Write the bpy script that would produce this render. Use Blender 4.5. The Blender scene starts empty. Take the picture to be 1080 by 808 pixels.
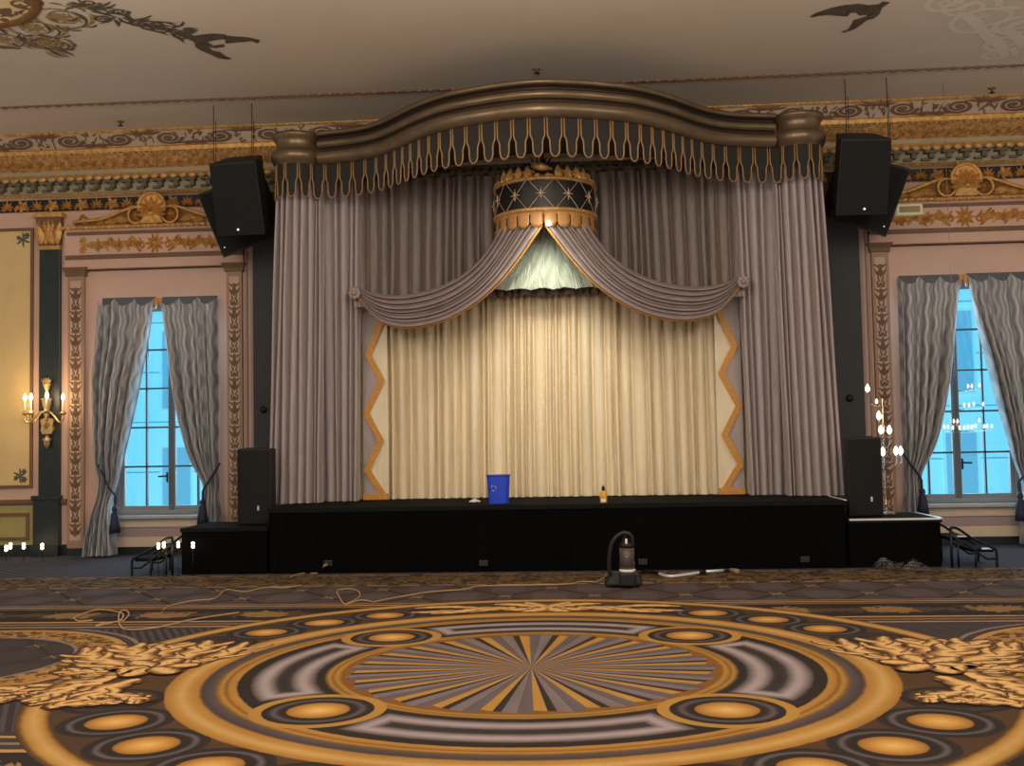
import bpy, math, random
from math import sin, cos, pi, sqrt, atan2, radians, hypot
from mathutils import Vector, Matrix
random.seed(7)
COL = bpy.context.scene.collection
# ------------------------------------------------------------------ camera maths
FPX, PIT, YAW, ROL, HCAM = 1149.147, .0533166, .0704967, .0187396, 1.65
RM = Matrix.Rotation(YAW, 3, 'Z') @ Matrix.Rotation(PIT, 3, 'X') @ Matrix.Rotation(ROL, 3, 'Y')
XS = -.55            # axis of symmetry of the stage wall
YW = 16.6            # face of the stage wall
YF = 13.85           # front of the stage
ZS, ZB = .84, .60    # stage deck, side platforms
ZC, YC = 6.48, 15.85 # ceiling height and where the cornice meets it
MCX, MCY = -.466, 8.032   # carpet medallion

def ray(px, py):
    return RM @ Vector(((px - 540) / FPX, 1.0, -(py - 404) / FPX))
def W(px, py, Y):    # point of the room seen at that pixel on the plane y = Y
    d = ray(px, py); t = Y / d.y
    return Vector((d.x * t, Y, HCAM + d.z * t))
def F(px, py, z=0.0):   # same on the plane z
    d = ray(px, py); t = (z - HCAM) / d.z
    return Vector((d.x * t, d.y * t, z))
def mx(p):
    return Vector((2 * XS - p[0], p[1], p[2]))
def lin(c):
    return tuple((x / 12.92 if x <= .04045 else ((x + .055) / 1.055) ** 2.4) for x in (v / 255 for v in c))

# ------------------------------------------------------------------ materials
def nn(nt, t, **kw):
    n = nt.nodes.new(t)
    for k, v in kw.items():
        setattr(n, k, v)
    return n
MATS = {}
def mat(name, col, rough=.6, metal=0, var=0, vscale=4, bump=0, bscale=60, sheen=0, emis=None, es=0, spec=.5, trans=0, alpha=1, coat=0, stretch=None):
    if name in MATS:
        return MATS[name]
    m = bpy.data.materials.new(name); m.use_nodes = True
    nt = m.node_tree; b = nt.nodes['Principled BSDF']
    c = lin(col) + (1,)
    b.inputs['Base Color'].default_value = c
    b.inputs['Roughness'].default_value = rough
    b.inputs['Metallic'].default_value = metal
    b.inputs['Specular IOR Level'].default_value = spec
    b.inputs['Sheen Weight'].default_value = sheen
    b.inputs['Coat Weight'].default_value = coat
    b.inputs['Transmission Weight'].default_value = trans
    b.inputs['Alpha'].default_value = alpha
    if emis:
        b.inputs['Emission Color'].default_value = lin(emis) + (1,); b.inputs['Emission Strength'].default_value = es
    tc = nn(nt, 'ShaderNodeTexCoord')
    src = tc.outputs['Object']
    if stretch:
        mp = nn(nt, 'ShaderNodeMapping'); mp.inputs['Scale'].default_value = stretch
        nt.links.new(src, mp.inputs['Vector']); src = mp.outputs['Vector']
    no = nn(nt, 'ShaderNodeTexNoise'); no.inputs['Scale'].default_value = vscale; no.inputs['Detail'].default_value = 5
    nt.links.new(src, no.inputs['Vector'])
    mr = nn(nt, 'ShaderNodeMapRange'); mr.inputs[1].default_value = .3; mr.inputs[2].default_value = .7
    mr.inputs[3].default_value = 1 - max(var, .02); mr.inputs[4].default_value = 1 + max(var, .02)
    nt.links.new(no.outputs['Fac'], mr.inputs[0])
    mi = nn(nt, 'ShaderNodeVectorMath', operation='SCALE'); mi.inputs[0].default_value = c[:3]
    nt.links.new(mr.outputs[0], mi.inputs['Scale']); nt.links.new(mi.outputs[0], b.inputs['Base Color'])
    if bump:
        n2 = nn(nt, 'ShaderNodeTexNoise'); n2.inputs['Scale'].default_value = bscale; n2.inputs['Detail'].default_value = 4
        nt.links.new(src, n2.inputs['Vector'])
        bp = nn(nt, 'ShaderNodeBump'); bp.inputs['Strength'].default_value = bump; bp.inputs['Distance'].default_value = .02
        nt.links.new(n2.outputs['Fac'], bp.inputs['Height']); nt.links.new(bp.outputs[0], b.inputs['Normal'])
    MATS[name] = m
    return m

# ------------------------------------------------------------------ mesh builder
ORG = {}
class MB:
    def __init__(s):
        s.v = []; s.f = []; s.mi = []; s.sm = []; s.uv = {}
    def add(s, vs, fs, smooth=False, mi=0):
        o = len(s.v); s.v += [Vector(p) for p in vs]
        for f in fs:
            s.f.append([o + i for i in f]); s.sm.append(smooth); s.mi.append(mi)
        return o
    def box(s, x0, x1, y0, y1, z0, z1, mi=0):
        x0, x1 = min(x0, x1), max(x0, x1); y0, y1 = min(y0, y1), max(y0, y1); z0, z1 = min(z0, z1), max(z0, z1)
        s.hexa([(x0, y0, z0), (x1, y0, z0), (x1, y1, z0), (x0, y1, z0), (x0, y0, z1), (x1, y0, z1), (x1, y1, z1), (x0, y1, z1)], mi)
        return s
    def hexa(s, p, mi=0):
        s.add(p, [(0, 3, 2, 1), (4, 5, 6, 7), (0, 1, 5, 4), (1, 2, 6, 5), (2, 3, 7, 6), (3, 0, 4, 7)], False, mi)
        return s
    def tube(s, pts, r, n=8, mi=0, closed=False, flat=1.0):
        pts = [Vector(p) for p in pts]; k = len(pts)
        rs = r if isinstance(r, (list, tuple)) else [r] * k
        vs = []; up = None
        for i, p in enumerate(pts):
            if closed: t = pts[(i + 1) % k] - pts[i - 1]
            else: t = pts[min(i + 1, k - 1)] - pts[max(i - 1, 0)]
            t = t.normalized() if t.length > 1e-9 else Vector((0, 0, 1))
            if up is None:
                up = Vector((0, 0, 1)) if abs(t.z) < .9 else Vector((1, 0, 0))
            a = (up - t * up.dot(t)); a = a.normalized() if a.length > 1e-6 else t.orthogonal().normalized()
            up = a; b = t.cross(a)
            for j in range(n):
                q = 2 * pi * j / n
                vs.append(p + (a * cos(q) * flat + b * sin(q)) * rs[i])
        fs = []
        for i in range(k if closed else k - 1):
            i2 = (i + 1) % k
            for j in range(n):
                j2 = (j + 1) % n
                fs.append((i * n + j, i * n + j2, i2 * n + j2, i2 * n + j))
        if not closed:
            fs.append(tuple(range(n))[::-1]); fs.append(tuple((k - 1) * n + j for j in range(n)))
        s.add(vs, fs, True, mi); return s
    def lathe(s, prof, c, n=24, mi=0, a0=0, a1=2 * pi, cap=True, smooth=True):
        vs = []; full = abs(a1 - a0 - 2 * pi) < 1e-6
        m = n if full else n + 1
        for (r, z) in prof:
            for j in range(m):
                q = a0 + (a1 - a0) * j / n
                vs.append((c[0] + r * cos(q), c[1] + r * sin(q), c[2] + z))
        fs = []
        for i in range(len(prof) - 1):
            for j in range(n):
                j2 = (j + 1) % m
                fs.append((i * m + j, i * m + j2, (i + 1) * m + j2, (i + 1) * m + j))
        s.add(vs, fs, smooth, mi)
        if cap and full:
            o = len(s.v) - len(vs)
            for base, rev in ((0, True), ((len(prof) - 1) * m, False)):
                if prof[0 if rev else -1][0] > 1e-4:
                    idx = [o + base + j for j in range(m)]
                    s.f.append(idx[::-1] if rev else idx); s.sm.append(False); s.mi.append(mi)
        return s
    def grid(s, fn, nu, nv, mi=0, smooth=True):
        o = len(s.v)
        for j in range(nv + 1):
            for i in range(nu + 1):
                s.v.append(Vector(fn(i / nu, j / nv))); s.uv[len(s.v) - 1] = (i / nu, j / nv)
        for j in range(nv):
            for i in range(nu):
                a = o + j * (nu + 1) + i
                s.f.append([a, a + 1, a + nu + 2, a + nu + 1]); s.sm.append(smooth); s.mi.append(mi)
        return s
    def prism(s, poly, M, h0, h1, mi=0):     # poly of (a, b); M(a, b, h) -> point
        n = len(poly)
        ar = sum(poly[i][0] * poly[(i + 1) % n][1] - poly[(i + 1) % n][0] * poly[i][1] for i in range(n))
        if ar < 0: poly = poly[::-1]
        vs = [M(a, b, h1) for a, b in poly] + [M(a, b, h0) for a, b in poly]
        fs = [tuple(range(n)), tuple(range(2 * n - 1, n - 1, -1))] + [(i, n + i, n + (i + 1) % n, (i + 1) % n) for i in range(n)]
        s.add(vs, fs, False, mi); return s
    def ball(s, c, r, n=10, m=7, sc=(1, 1, 1), mi=0):
        vs = [Vector((c[0], c[1], c[2] - r * sc[2]))]
        for i in range(1, m):
            t = pi * i / m
            for j in range(n):
                q = 2 * pi * j / n
                vs.append((c[0] + r * sc[0] * sin(t) * cos(q), c[1] + r * sc[1] * sin(t) * sin(q), c[2] - r * sc[2] * cos(t)))
        vs.append((c[0], c[1], c[2] + r * sc[2]))
        fs = [(0, 1 + (j + 1) % n, 1 + j) for j in range(n)]
        for i in range(m - 2):
            for j in range(n):
                a = 1 + i * n; fs.append((a + j, a + (j + 1) % n, a + n + (j + 1) % n, a + n + j))
        l = len(vs) - 1; a = 1 + (m - 2) * n
        fs += [(a + j, a + (j + 1) % n, l) for j in range(n)]
        s.add(vs, fs, True, mi); return s
    def mirrored(s):
        o = MB(); o.v = [mx(p) for p in s.v]; o.f = [f[::-1] for f in s.f]; o.mi = list(s.mi); o.sm = list(s.sm); o.uv = dict(s.uv)
        return o
    def build(s, name, m, parent=None, bevel=0, solid=0, origin=None):
        me = bpy.data.meshes.new(name)
        if parent is not None: org = ORG[parent.name]
        elif origin is not None: org = Vector(origin)
        else:
            xs = [p.x for p in s.v]; ys = [p.y for p in s.v]; zs = [p.z for p in s.v]
            org = Vector(((min(xs) + max(xs)) / 2, (min(ys) + max(ys)) / 2, min(zs)))
        me.from_pydata([tuple(p - org) for p in s.v], [], s.f)
        ms = m if isinstance(m, (list, tuple)) else [m]
        for k in ms: me.materials.append(k)
        me.polygons.foreach_set('use_smooth', s.sm); me.polygons.foreach_set('material_index', s.mi)
        if s.uv:
            ul = me.uv_layers.new(name='UVMap')
            for l in me.loops:
                ul.data[l.index].uv = s.uv.get(l.vertex_index, (0, 0))
        me.update()
        o = bpy.data.objects.new(name, me); COL.objects.link(o)
        if parent is not None: o.parent = parent
        else: o.location = org
        ORG[o.name] = org
        if solid:
            md = o.modifiers.new('thick', 'SOLIDIFY'); md.thickness = solid; md.offset = 0
        if bevel:
            md = o.modifiers.new('edge', 'BEVEL'); md.width = bevel; md.segments = 2; md.limit_method = 'ANGLE'
        return o
def tag(o, label, cat, group=None):
    o['label'] = label; o['category'] = cat
    if group: o['group'] = group
    return o
def thing(name, loc, label, cat, group=None):
    o = bpy.data.objects.new(name, None); COL.objects.link(o); o.location = loc; o.empty_display_size = .1
    ORG[o.name] = Vector(loc)
    return tag(o, label, cat, group)
def struct(o):
    o['kind'] = 'structure'; return o
def spline(pts, k=6, closed=False):
    pts = [Vector(p) for p in pts]; n = len(pts); out = []
    rng = range(n if closed else n - 1)
    g = (lambda i: pts[i % n]) if closed else (lambda i: pts[max(0, min(n - 1, i))])
    for i in rng:
        a, b, c, d = g(i - 1), g(i), g(i + 1), g(i + 2)
        for j in range(k):
            t = j / k
            out.append(.5 * ((2 * b) + (c - a) * t + (2 * a - 5 * b + 4 * c - d) * t * t + (3 * b - a - 3 * c + d) * t ** 3))
    if not closed: out.append(pts[-1])
    return out
def curve_at(pts):      # arc-length parametrised polyline
    L = [0]
    for a, b in zip(pts, pts[1:]): L.append(L[-1] + (b - a).length)
    tot = L[-1]
    def f(t):
        d = max(0, min(1, t)) * tot; lo = 0
        import bisect
        lo = max(0, min(len(pts) - 2, bisect.bisect_right(L, d) - 1))
        seg = L[lo + 1] - L[lo]
        return pts[lo].lerp(pts[lo + 1], 0 if seg < 1e-9 else (d - L[lo]) / seg)
    return f, tot

# relief ornament on a plane, M(a, b, h)
def leaf(mb, M, a, b, ang, ln, wd, h=.02, curl=0, n=6, mi=0, h0=.0):
    vs = []; x, y, q = a, b, ang
    for i in range(n + 1):
        t = i / n; w = wd * .5 * (sin(pi * min(1, t * .92 + .08)) ** .8 if t < 1 else 0.02)
        nx, ny = -sin(q), cos(q)
        vs += [M(x + nx * w, y + ny * w, h0), M(x, y, h0 + h * (1 - .5 * t)), M(x - nx * w, y - ny * w, h0)]
        q += curl / n; x += cos(q) * ln / n; y += sin(q) * ln / n
    fs = []
    for i in range(n):
        o = 3 * i
        fs += [(o, o + 1, o + 4, o + 3)[::-1], (o + 1, o + 2, o + 5, o + 4)[::-1]]
    mb.add(vs, fs, False, mi)
def spiral(mb, M, cx, cy, r, ang, turns, wd, sgn=1, h=.02, n=22, mi=0, sx=1, end=.12, h0=.0):
    vs = []
    for i in range(n + 1):
        t = i / n; rr = r * (1 - t * (1 - end)); q = ang + sgn * turns * 2 * pi * t
        w = wd * (.5 - .25 * t)
        for k, hh in ((rr + w, h0), (rr, h0 + h), (max(0, rr - w), h0)):
            vs.append(M(cx + sx * k * cos(q), cy + k * sin(q), hh))
    fs = []
    for i in range(n):
        o = 3 * i
        fs += [(o, o + 3, o + 4, o + 1), (o + 1, o + 4, o + 5, o + 2)]
    mb.add(vs, fs, False, mi)
def rosette(mb, M, cx, cy, r, n=8, h=.03, mi=0, a0=0):
    for i in range(n):
        leaf(mb, M, cx, cy, a0 + 2 * pi * i / n, r, r * 2.2 * pi / n * .5, h, 0, 4, mi)
    dome(mb, M, cx, cy, r * .28, h * 1.3, mi)
def dome(mb, M, cx, cy, r, h, mi=0, n=10, sx=1):
    vs = [M(cx, cy, h)]
    for k, hh in ((.6, .8), (1, 0)):
        for j in range(n):
            q = 2 * pi * j / n; vs.append(M(cx + sx * r * k * cos(q), cy + r * k * sin(q), h * hh))
    fs = [(0, 1 + j, 1 + (j + 1) % n) for j in range(n)] + [(1 + j, 1 + n + j, 1 + n + (j + 1) % n, 1 + (j + 1) % n) for j in range(n)]
    mb.add(vs, fs, True, mi)
def palmette(mb, M, a, b, ht, wd, h=.03, n=7, mi=0):
    for i in range(n):
        t = (i / (n - 1) - .5) * 2
        leaf(mb, M, a, b + ht * .18, pi / 2 - t * 1.35, ht * (.82 - .28 * abs(t)), wd * .2, h, -t * .5, 5, mi)
    for sg in (-1, 1):
        spiral(mb, M, a + sg * wd * .3, b + ht * .14, ht * .14, pi / 2, 1.1, ht * .07, sg, h, 12, mi)
def wallM(x0, z0, Y):
    return lambda a, b, h: Vector((x0 + a, Y - h, z0 + b))

# ------------------------------------------------------------------ palette
M_wall = mat('pink beige wall paint', (214, 178, 160), .7, var=.04, vscale=2)
M_wall2 = mat('mauve shadowed paint', (170, 148, 146), .7, var=.04, vscale=2)  # flat mauve tone for the lower window panel and edge moulding
M_ceil = mat('warm white ceiling plaster', (228, 214, 198), .8, var=.02, vscale=1)
M_gold = mat('antique gold leaf', (212, 164, 96), .42, .4, var=.3, vscale=14, bump=.5, bscale=50)
M_goldd = mat('dark gold paint', (128, 88, 40), .55, .3, var=.25, vscale=20, bump=.3, bscale=40)
M_ornc = mat('ornate gilt plaster', (196, 152, 98), .5, .25, var=.5, vscale=16, bump=1.0, bscale=22)
M_sage = mat('grey sage plaster', (168, 158, 130), .7, var=.05)
M_saged = mat('dark sage bracket', (104, 96, 78), .7, var=.1)
M_black = mat('black frieze paint', (26, 24, 22), .6, var=.1)
M_green = mat('dark green black marble', (36, 46, 48), .35, var=.25, vscale=6)
M_cream = mat('cream plaster', (222, 200, 176), .65, var=.04)
M_brown = mat('brown painted ornament', (112, 82, 62), .6, var=.15, vscale=20)
M_brownm = mat('brown moulding', (120, 90, 66), .55, var=.1)
M_silk = mat('pale gold silk wall panel', (226, 196, 138), .6, var=.04, vscale=3)
M_olive = mat('olive dado paint', (172, 160, 102), .6, var=.05)
M_grey = mat('lavender grey velvet', (172, 160, 160), .75, var=.10, vscale=5, stretch=(9, 9, .6))
M_greyd = mat('taupe grey velvet', (130, 118, 112), .8, var=.14, vscale=6, stretch=(10, 10, .5))
M_swag = mat('mauve taupe satin', (152, 137, 135), .5, var=.10, vscale=7, sheen=0)
M_creamc = mat('cream satin curtain', (232, 216, 184), .45, var=.05, vscale=4, stretch=(9, 9, .5))
M_mint = mat('pale mint gathered satin', (206, 216, 202), .7, var=.06, vscale=8)
M_trim = mat('ochre gold braid', (204, 142, 54), .5, var=.2, vscale=30, bump=.2, bscale=90)
M_bronze = mat('bronze gilt moulding', (116, 98, 76), .36, .55, var=.15, vscale=5)
M_bronzed = mat('dark bronze groove', (44, 32, 22), .5, .3, var=.1)
M_tab = mat('black valance velvet', (30, 26, 24), .8, var=.12, sheen=.1)
M_tabt = mat('dull gold braid', (150, 116, 72), .5, var=.15, vscale=30)
M_skirt = mat('black stage skirt', (9, 9, 10), .95, var=.3, vscale=3, stretch=(8, 8, .6), spec=.06)
M_deck = mat('charcoal stage carpet', (26, 27, 28), .95, var=.2, vscale=60, bump=.3, bscale=200, spec=.1)
M_plast = mat('matt black speaker shell', (10, 11, 13), .6, var=.1, vscale=20)
M_grille = mat('black speaker grille', (9, 10, 12), .8, var=.3, vscale=150, bump=.4, bscale=300)
M_steel = mat('black painted steel', (30, 30, 32), .35, .4)
M_chrome = mat('bright chrome tube', (225, 225, 225), .2, .95)
M_white = mat('white plastic', (236, 234, 228), .4)
M_edge = mat('pale aluminium edging', (216, 210, 206), .35, .3, emis=(216, 210, 206), es=.12)  # emission puts the light caught by these edges into the colour
M_blue = mat('royal blue plastic', (28, 72, 214), .4, var=.04)
M_amber = mat('amber liquid bottle', (226, 168, 28), .25, coat=.4)
M_cord = mat('tan rubber cord', (186, 150, 104), .6)
M_navy = mat('navy silk cord', (28, 36, 60), .6, var=.2, vscale=30, bump=.4, bscale=80)
M_sash = mat('blue grey painted window wood', (136, 142, 146), .5, var=.05)
M_refl_bulb = mat('glowing candle bulb', (255, 236, 200), .3, emis=(255, 226, 178), es=9)
M_refl_bulb2 = mat('soft pink candle bulb', (255, 226, 206), .3, emis=(255, 214, 190), es=1.4)
M_led = mat('white badge', (230, 230, 230), .4, emis=(255, 255, 255), es=.6)
M_candle = mat('ivory candle sleeve', (240, 224, 190), .5)
M_clear = mat('clear plastic', (220, 206, 190), .14, spec=1, alpha=.16, coat=1)
M_glassy = mat('clear crystal', (240, 236, 228), .05, trans=.95)

# ------------------------------------------------------------------ node expression helper for the carpet
class X:
    nt = None
    def __init__(s, k): s.k = k
    @staticmethod
    def m(op, *a, clamp=False):
        n = nn(X.nt, 'ShaderNodeMath', operation=op); n.use_clamp = clamp
        for i, v in enumerate(a):
            if isinstance(v, X): X.nt.links.new(v.k, n.inputs[i])
            else: n.inputs[i].default_value = v
        return X(n.outputs[0])
    def __add__(s, o): return X.m('ADD', s, o)
    __radd__ = __add__
    def __sub__(s, o): return X.m('SUBTRACT', s, o)
    def __rsub__(s, o): return X.m('SUBTRACT', o, s)
    def __mul__(s, o): return X.m('MULTIPLY', s, o)
    __rmul__ = __mul__
    def __truediv__(s, o): return X.m('DIVIDE', s, o)
def gt(a, b): return X.m('GREATER_THAN', a, b)
def lt(a, b): return X.m('LESS_THAN', a, b)
def absx(a): return X.m('ABSOLUTE', a)
def fr(a): return X.m('FRACT', a)
def mxx(a, b): return X.m('MAXIMUM', a, b)
def mnn(a, b): return X.m('MINIMUM', a, b)
def hyp(a, b): return X.m('SQRT', a * a + b * b)
def wrapx(a, lo, hi): return X.m('WRAP', a, hi, lo)
def ramp(x, stops, lo, hi, const=False):
    n = nn(X.nt, 'ShaderNodeValToRGB'); cr = n.color_ramp
    cr.interpolation = 'CONSTANT' if const else 'LINEAR'
    while len(cr.elements) < len(stops): cr.elements.new(.5)
    for e, (p, c) in zip(cr.elements, sorted(stops, key=lambda q: q[0])):
        e.position = (p - lo) / (hi - lo); e.color = lin(c) + (1,)
    X.nt.links.new(((x - lo) / (hi - lo)).k, n.inputs[0])
    return X(n.outputs[0])
def mixc(f, a, b):
    n = nn(X.nt, 'ShaderNodeMix', data_type='RGBA')
    if isinstance(f, X): X.nt.links.new(f.k, n.inputs[0])
    else: n.inputs[0].default_value = f
    for v, i in ((a, 6), (b, 7)):
        if isinstance(v, X): X.nt.links.new(v.k, n.inputs[i])
        else: n.inputs[i].default_value = lin(v) + (1,)
    return X(n.outputs[2])
def noise(vec, scale, detail=4, dist=0):
    n = nn(X.nt, 'ShaderNodeTexNoise'); n.inputs['Scale'].default_value = scale; n.inputs['Detail'].default_value = detail
    n.inputs['Distortion'].default_value = dist
    X.nt.links.new(vec, n.inputs['Vector']); return X(n.outputs[0])

G1, G2, G3 = (182, 138, 68), (204, 164, 102), (126, 90, 44)
DK, DK2, GY, SV = (52, 46, 42), (72, 64, 62), (114, 102, 104), (176, 162, 164)
def carpet_material():
    m = bpy.data.materials.new('patterned ballroom carpet'); m.use_nodes = True
    nt = m.node_tree; X.nt = nt; bs = nt.nodes['Principled BSDF']
    geo = nn(nt, 'ShaderNodeNewGeometry'); sp = nn(nt, 'ShaderNodeSeparateXYZ'); nt.links.new(geo.outputs['Position'], sp.inputs[0])
    P = geo.outputs['Position']
    x = X(sp.outputs[0]) - MCX; y = X(sp.outputs[1]) - MCY
    wob = noise(P, 9, 3) - .5
    r = hyp(x, y) + wob * .018
    th = X.m('ARCTAN2', y, x)
    fine = noise(P, 120, 2)
    # --- field outside the circle, by distance along y (mirrored)
    ay = absx(y); ax = absx(x)
    ayw = ay + wob * .02
    swirl = noise(P, 7, 3, 1.5)
    orn = mixc(gt(swirl, .5), DK, (146, 116, 76))
    # tone of plain field with fine diagonal stripes
    st = fr((x * .9 + y * .45) * 14)
    field = mixc(gt(st, .55), (62, 55, 56), (84, 76, 78))
    # border lines 9.85 .. 11.3
    bl = ramp(ayw, [(1.7, (70, 62, 62)), (1.84, (196, 150, 96)), (1.89, DK2), (1.98, (150, 124, 96)), (2.03, DK2), (2.12, (196, 150, 96)), (2.18, DK),
                    (2.24, DK), (2.9, DK), (2.94, (150, 116, 76)), (2.99, DK2), (3.06, (190, 146, 92)), (3.11, DK2), (3.17, (160, 130, 96)), (3.22, DK2)], 1.7, 3.4, True)
    seg = absx(fr(x * 1.0 + .25) - .5)
    ornb = mixc(gt(seg + swirl * .25, .36), (150, 116, 72), (88, 72, 56))
    inorn = gt(ay, 2.30) * lt(ay, 2.82) * lt(absx(ay - 2.56) + seg * .25 + (swirl - .5) * .5, .19)
    bl = mixc(inorn, bl, ornb)
    # lattice 11.3 .. 12.55
    def lattice(a, b, c0, c1, dark, lite):
        u = (a + b); v = (a - b)
        du = absx(fr(u) - .5); dv = absx(fr(v) - .5)
        c = mixc(lt(mnn(du, dv) * 2, .07), c0, dark)
        cell = absx(fr(u + .5) - .5) + absx(fr(v + .5) - .5)
        c = mixc(lt(cell, .38) * .6, c, c1)
        cr1 = lt(du, .14) * lt(dv, .018); cr2 = lt(dv, .14) * lt(du, .018)
        c = mixc(mxx(cr1, cr2), c, lite)
        return c
    lat = lattice(x * 1.05, y * .82, (88, 76, 74), (104, 94, 98), (62, 52, 46), (164, 140, 108))
    # outer mottled border and striped aisle
    sw2 = noise(P, 4.5, 4, 2.0)
    ob = ramp(sw2, [(.3, (54, 44, 38)), (.46, (74, 60, 48)), (.5, (104, 90, 72)), (.6, (146, 112, 70)), (.66, (66, 54, 48))], 0, 1)
    obl = lt(absx(ay - 5.62), .035) * gt(fr(x * 2.2), .35)
    ob = mixc(obl, ob, (150, 130, 104))
    obl2 = lt(absx(ay - 4.62), .04) * gt(fr(x * 2.6), .4)
    ob = mixc(obl2, ob, (158, 134, 102))
    st2 = fr((x * .8 + y) * 5.5)
    aisle = mixc(gt(st2, .5), (74, 74, 84), (92, 92, 102))
    out = field
    # neighbouring round fields
    sx_ = ax - 4.72; sy_ = y - .3
    r2 = hyp(sx_, sy_) + wob * .02
    lat2 = lattice(x * 1.3, y * 1.05, (70, 62, 62), (74, 66, 66), (60, 52, 52), (126, 108, 92))
    rimc = mixc(gt(swirl, .5), (96, 72, 46), (176, 132, 74))
    side = mixc(gt(r2, 1.02), lat2, (140, 124, 118)); side = mixc(gt(r2, 1.06), side, rimc)
    side = mixc(gt(r2, 1.36), side, (190, 142, 80)); side = mixc(gt(r2, 1.43), side, DK2); side = mixc(gt(r2, 1.5), side, (140, 124, 118))
    out = mixc(lt(r2, 1.54), out, side)
    out = mixc(gt(ay, 1.76), out, bl)
    out = mixc(gt(ay, 3.24), out, lat)
    out = mixc(gt(ay, 4.56), out, ob)
    out = mixc(gt(ay, 5.72), out, aisle)
    # --- medallion rings
    ring = ramp(r, [(0, GY), (1.33, (150, 104, 52)), (1.36, (122, 82, 36)), (1.395, G1), (1.43, G3), (1.45, G1), (1.485, DK),
                    (2.075, DK), (2.085, G1), (2.13, (178, 126, 62)), (2.155, G3), (2.18, G1), (2.215, G3), (2.235, (92, 82, 84)), (2.315, DK2),
                    (2.33, (176, 126, 64)), (2.38, G1), (2.44, G2), (2.5, G1), (2.545, (170, 120, 58)), (2.555, (88, 66, 46)),
                    (3.235, (84, 64, 46)), (3.245, G3), (3.27, G1), (3.32, G2), (3.38, G1), (3.40, (120, 84, 44)), (3.43, (70, 58, 50))], 0, 3.6)
    # sunburst: 24 gilt rays
    a = fr((th / (2 * pi)) * 24 + 10.75)
    sun = ramp(a, [(0, G1), (.25, G1), (.255, DK), (.42, (60, 54, 52)), (.425, (122, 110, 112)), (.70, (128, 116, 118)), (.705, (102, 92, 94)), (1, (108, 98, 100))], 0, 1)
    sun = mixc(gt(r + absx(a - .75) * .10, 1.345), sun, (138, 92, 40))
    ring = mixc(lt(r, 1.36), ring, sun)
    # silver panels
    tf = wrapx(th, -pi / 4, pi / 4)
    q = mxx(absx(r - 1.765), absx(tf) * 1.765 - .74)
    pan = ramp(q, [(0, (58, 52, 50)), (.04, (66, 60, 58)), (.115, (168, 154, 156)), (.145, (168, 154, 156)), (.23, DK), (.4, DK)], 0, .5)
    ring = mixc(gt(r, 1.487) * lt(r, 2.078), ring, pan)
    # four round bosses at the diagonals
    tq = wrapx(th, 0, pi / 2)
    bx = r * X.m('COSINE', tq) - 1.78 * cos(pi / 4); by = r * X.m('SINE', tq) - 1.78 * sin(pi / 4)
    rb = hyp(bx, by)
    bos = ramp(rb, [(0, (232, 192, 126)), (.08, (212, 166, 92)), (.19, (166, 114, 48)), (.2, DK), (.235, DK), (.275, (98, 88, 90)), (.31, DK), (.345, DK), (.352, G1), (.42, G1)], 0, .5)
    ring = mixc(lt(rb, .425), ring, bos)
    # chains of bosses in the outer band, three per diagonal
    d0 = absx(tq - pi / 4)
    def boss(off):
        cx, cy = 2.875 * cos(off), 2.875 * sin(off)
        return hyp(r * X.m('COSINE', d0) - cx, r * X.m('SINE', d0) - cy)
    ro = mnn(boss(0.0), boss(radians(12.7)))
    ro2 = boss(radians(24.6))
    oc = [(0, (230, 184, 112)), (.09, (206, 156, 82)), (.175, (160, 110, 46)), (.185, DK), (.235, DK), (.265, (104, 96, 100)), (.295, DK), (.36, (60, 52, 48))]
    inb = gt(r, 2.552) * lt(r, 3.238)
    dk = [(0, (84, 76, 76)), (.18, DK), (.26, DK2), (.30, DK), (.36, DK)]
    ring = mixc(inb * lt(ro2, .34), ring, ramp(ro2, dk, 0, .5))
    ring = mixc(inb * lt(ro, .345), ring, ramp(ro, oc, 0, .5))
    out = mixc(lt(r, 3.43), out, ring)
    # pile variation
    pv = (fine - .5) * .35 + (noise(P, 2.2, 3) - .5) * .3 + .86
    sc = nn(nt, 'ShaderNodeVectorMath', operation='SCALE'); nt.links.new(out.k, sc.inputs[0]); nt.links.new(pv.k, sc.inputs['Scale'])
    nt.links.new(sc.outputs[0], bs.inputs['Base Color'])
    bs.inputs['Roughness'].default_value = .95; bs.inputs['Specular IOR Level'].default_value = .12
    bp = nn(nt, 'ShaderNodeBump'); bp.inputs['Strength'].default_value = .35; bp.inputs['Distance'].default_value = .01
    nt.links.new(fine.k, bp.inputs['Height']); nt.links.new(bp.outputs[0], bs.inputs['Normal'])
    return m
M_carpet = carpet_material()

# ------------------------------------------------------------------ floor with woven leaf sprays
fl = struct(MB().box(-12, 10, -3, YW + .3, -.1, 0).build('floor', M_carpet, origin=(0, 0, -.1)))
def leaf_material(name, lite, dark):
    m = bpy.data.materials.new(name); m.use_nodes = True; nt = m.node_tree; b = nt.nodes['Principled BSDF']
    uv = nn(nt, 'ShaderNodeUVMap'); sp = nn(nt, 'ShaderNodeSeparateXYZ'); nt.links.new(uv.outputs[0], sp.inputs[0])
    X.nt = nt
    u = X(sp.outputs[0]); v = X(sp.outputs[1])
    e = absx(v - .5) * 2
    rib = absx(fr(u * 3 + e * .8) - .5)
    c = ramp(e + rib * .5, [(0, dark), (.10, lite), (.45, lite), (.8, tuple(int(.5 * (a + d)) for a, d in zip(lite, dark))), (1.2, dark)], 0, 1.5)
    nt.links.new(c.k, b.inputs['Base Color']); b.inputs['Roughness'].default_value = .95; b.inputs['Specular IOR Level'].default_value = .1
    return m
M_leafc = leaf_material('woven acanthus leaf', (218, 176, 114), (90, 60, 36))
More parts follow.
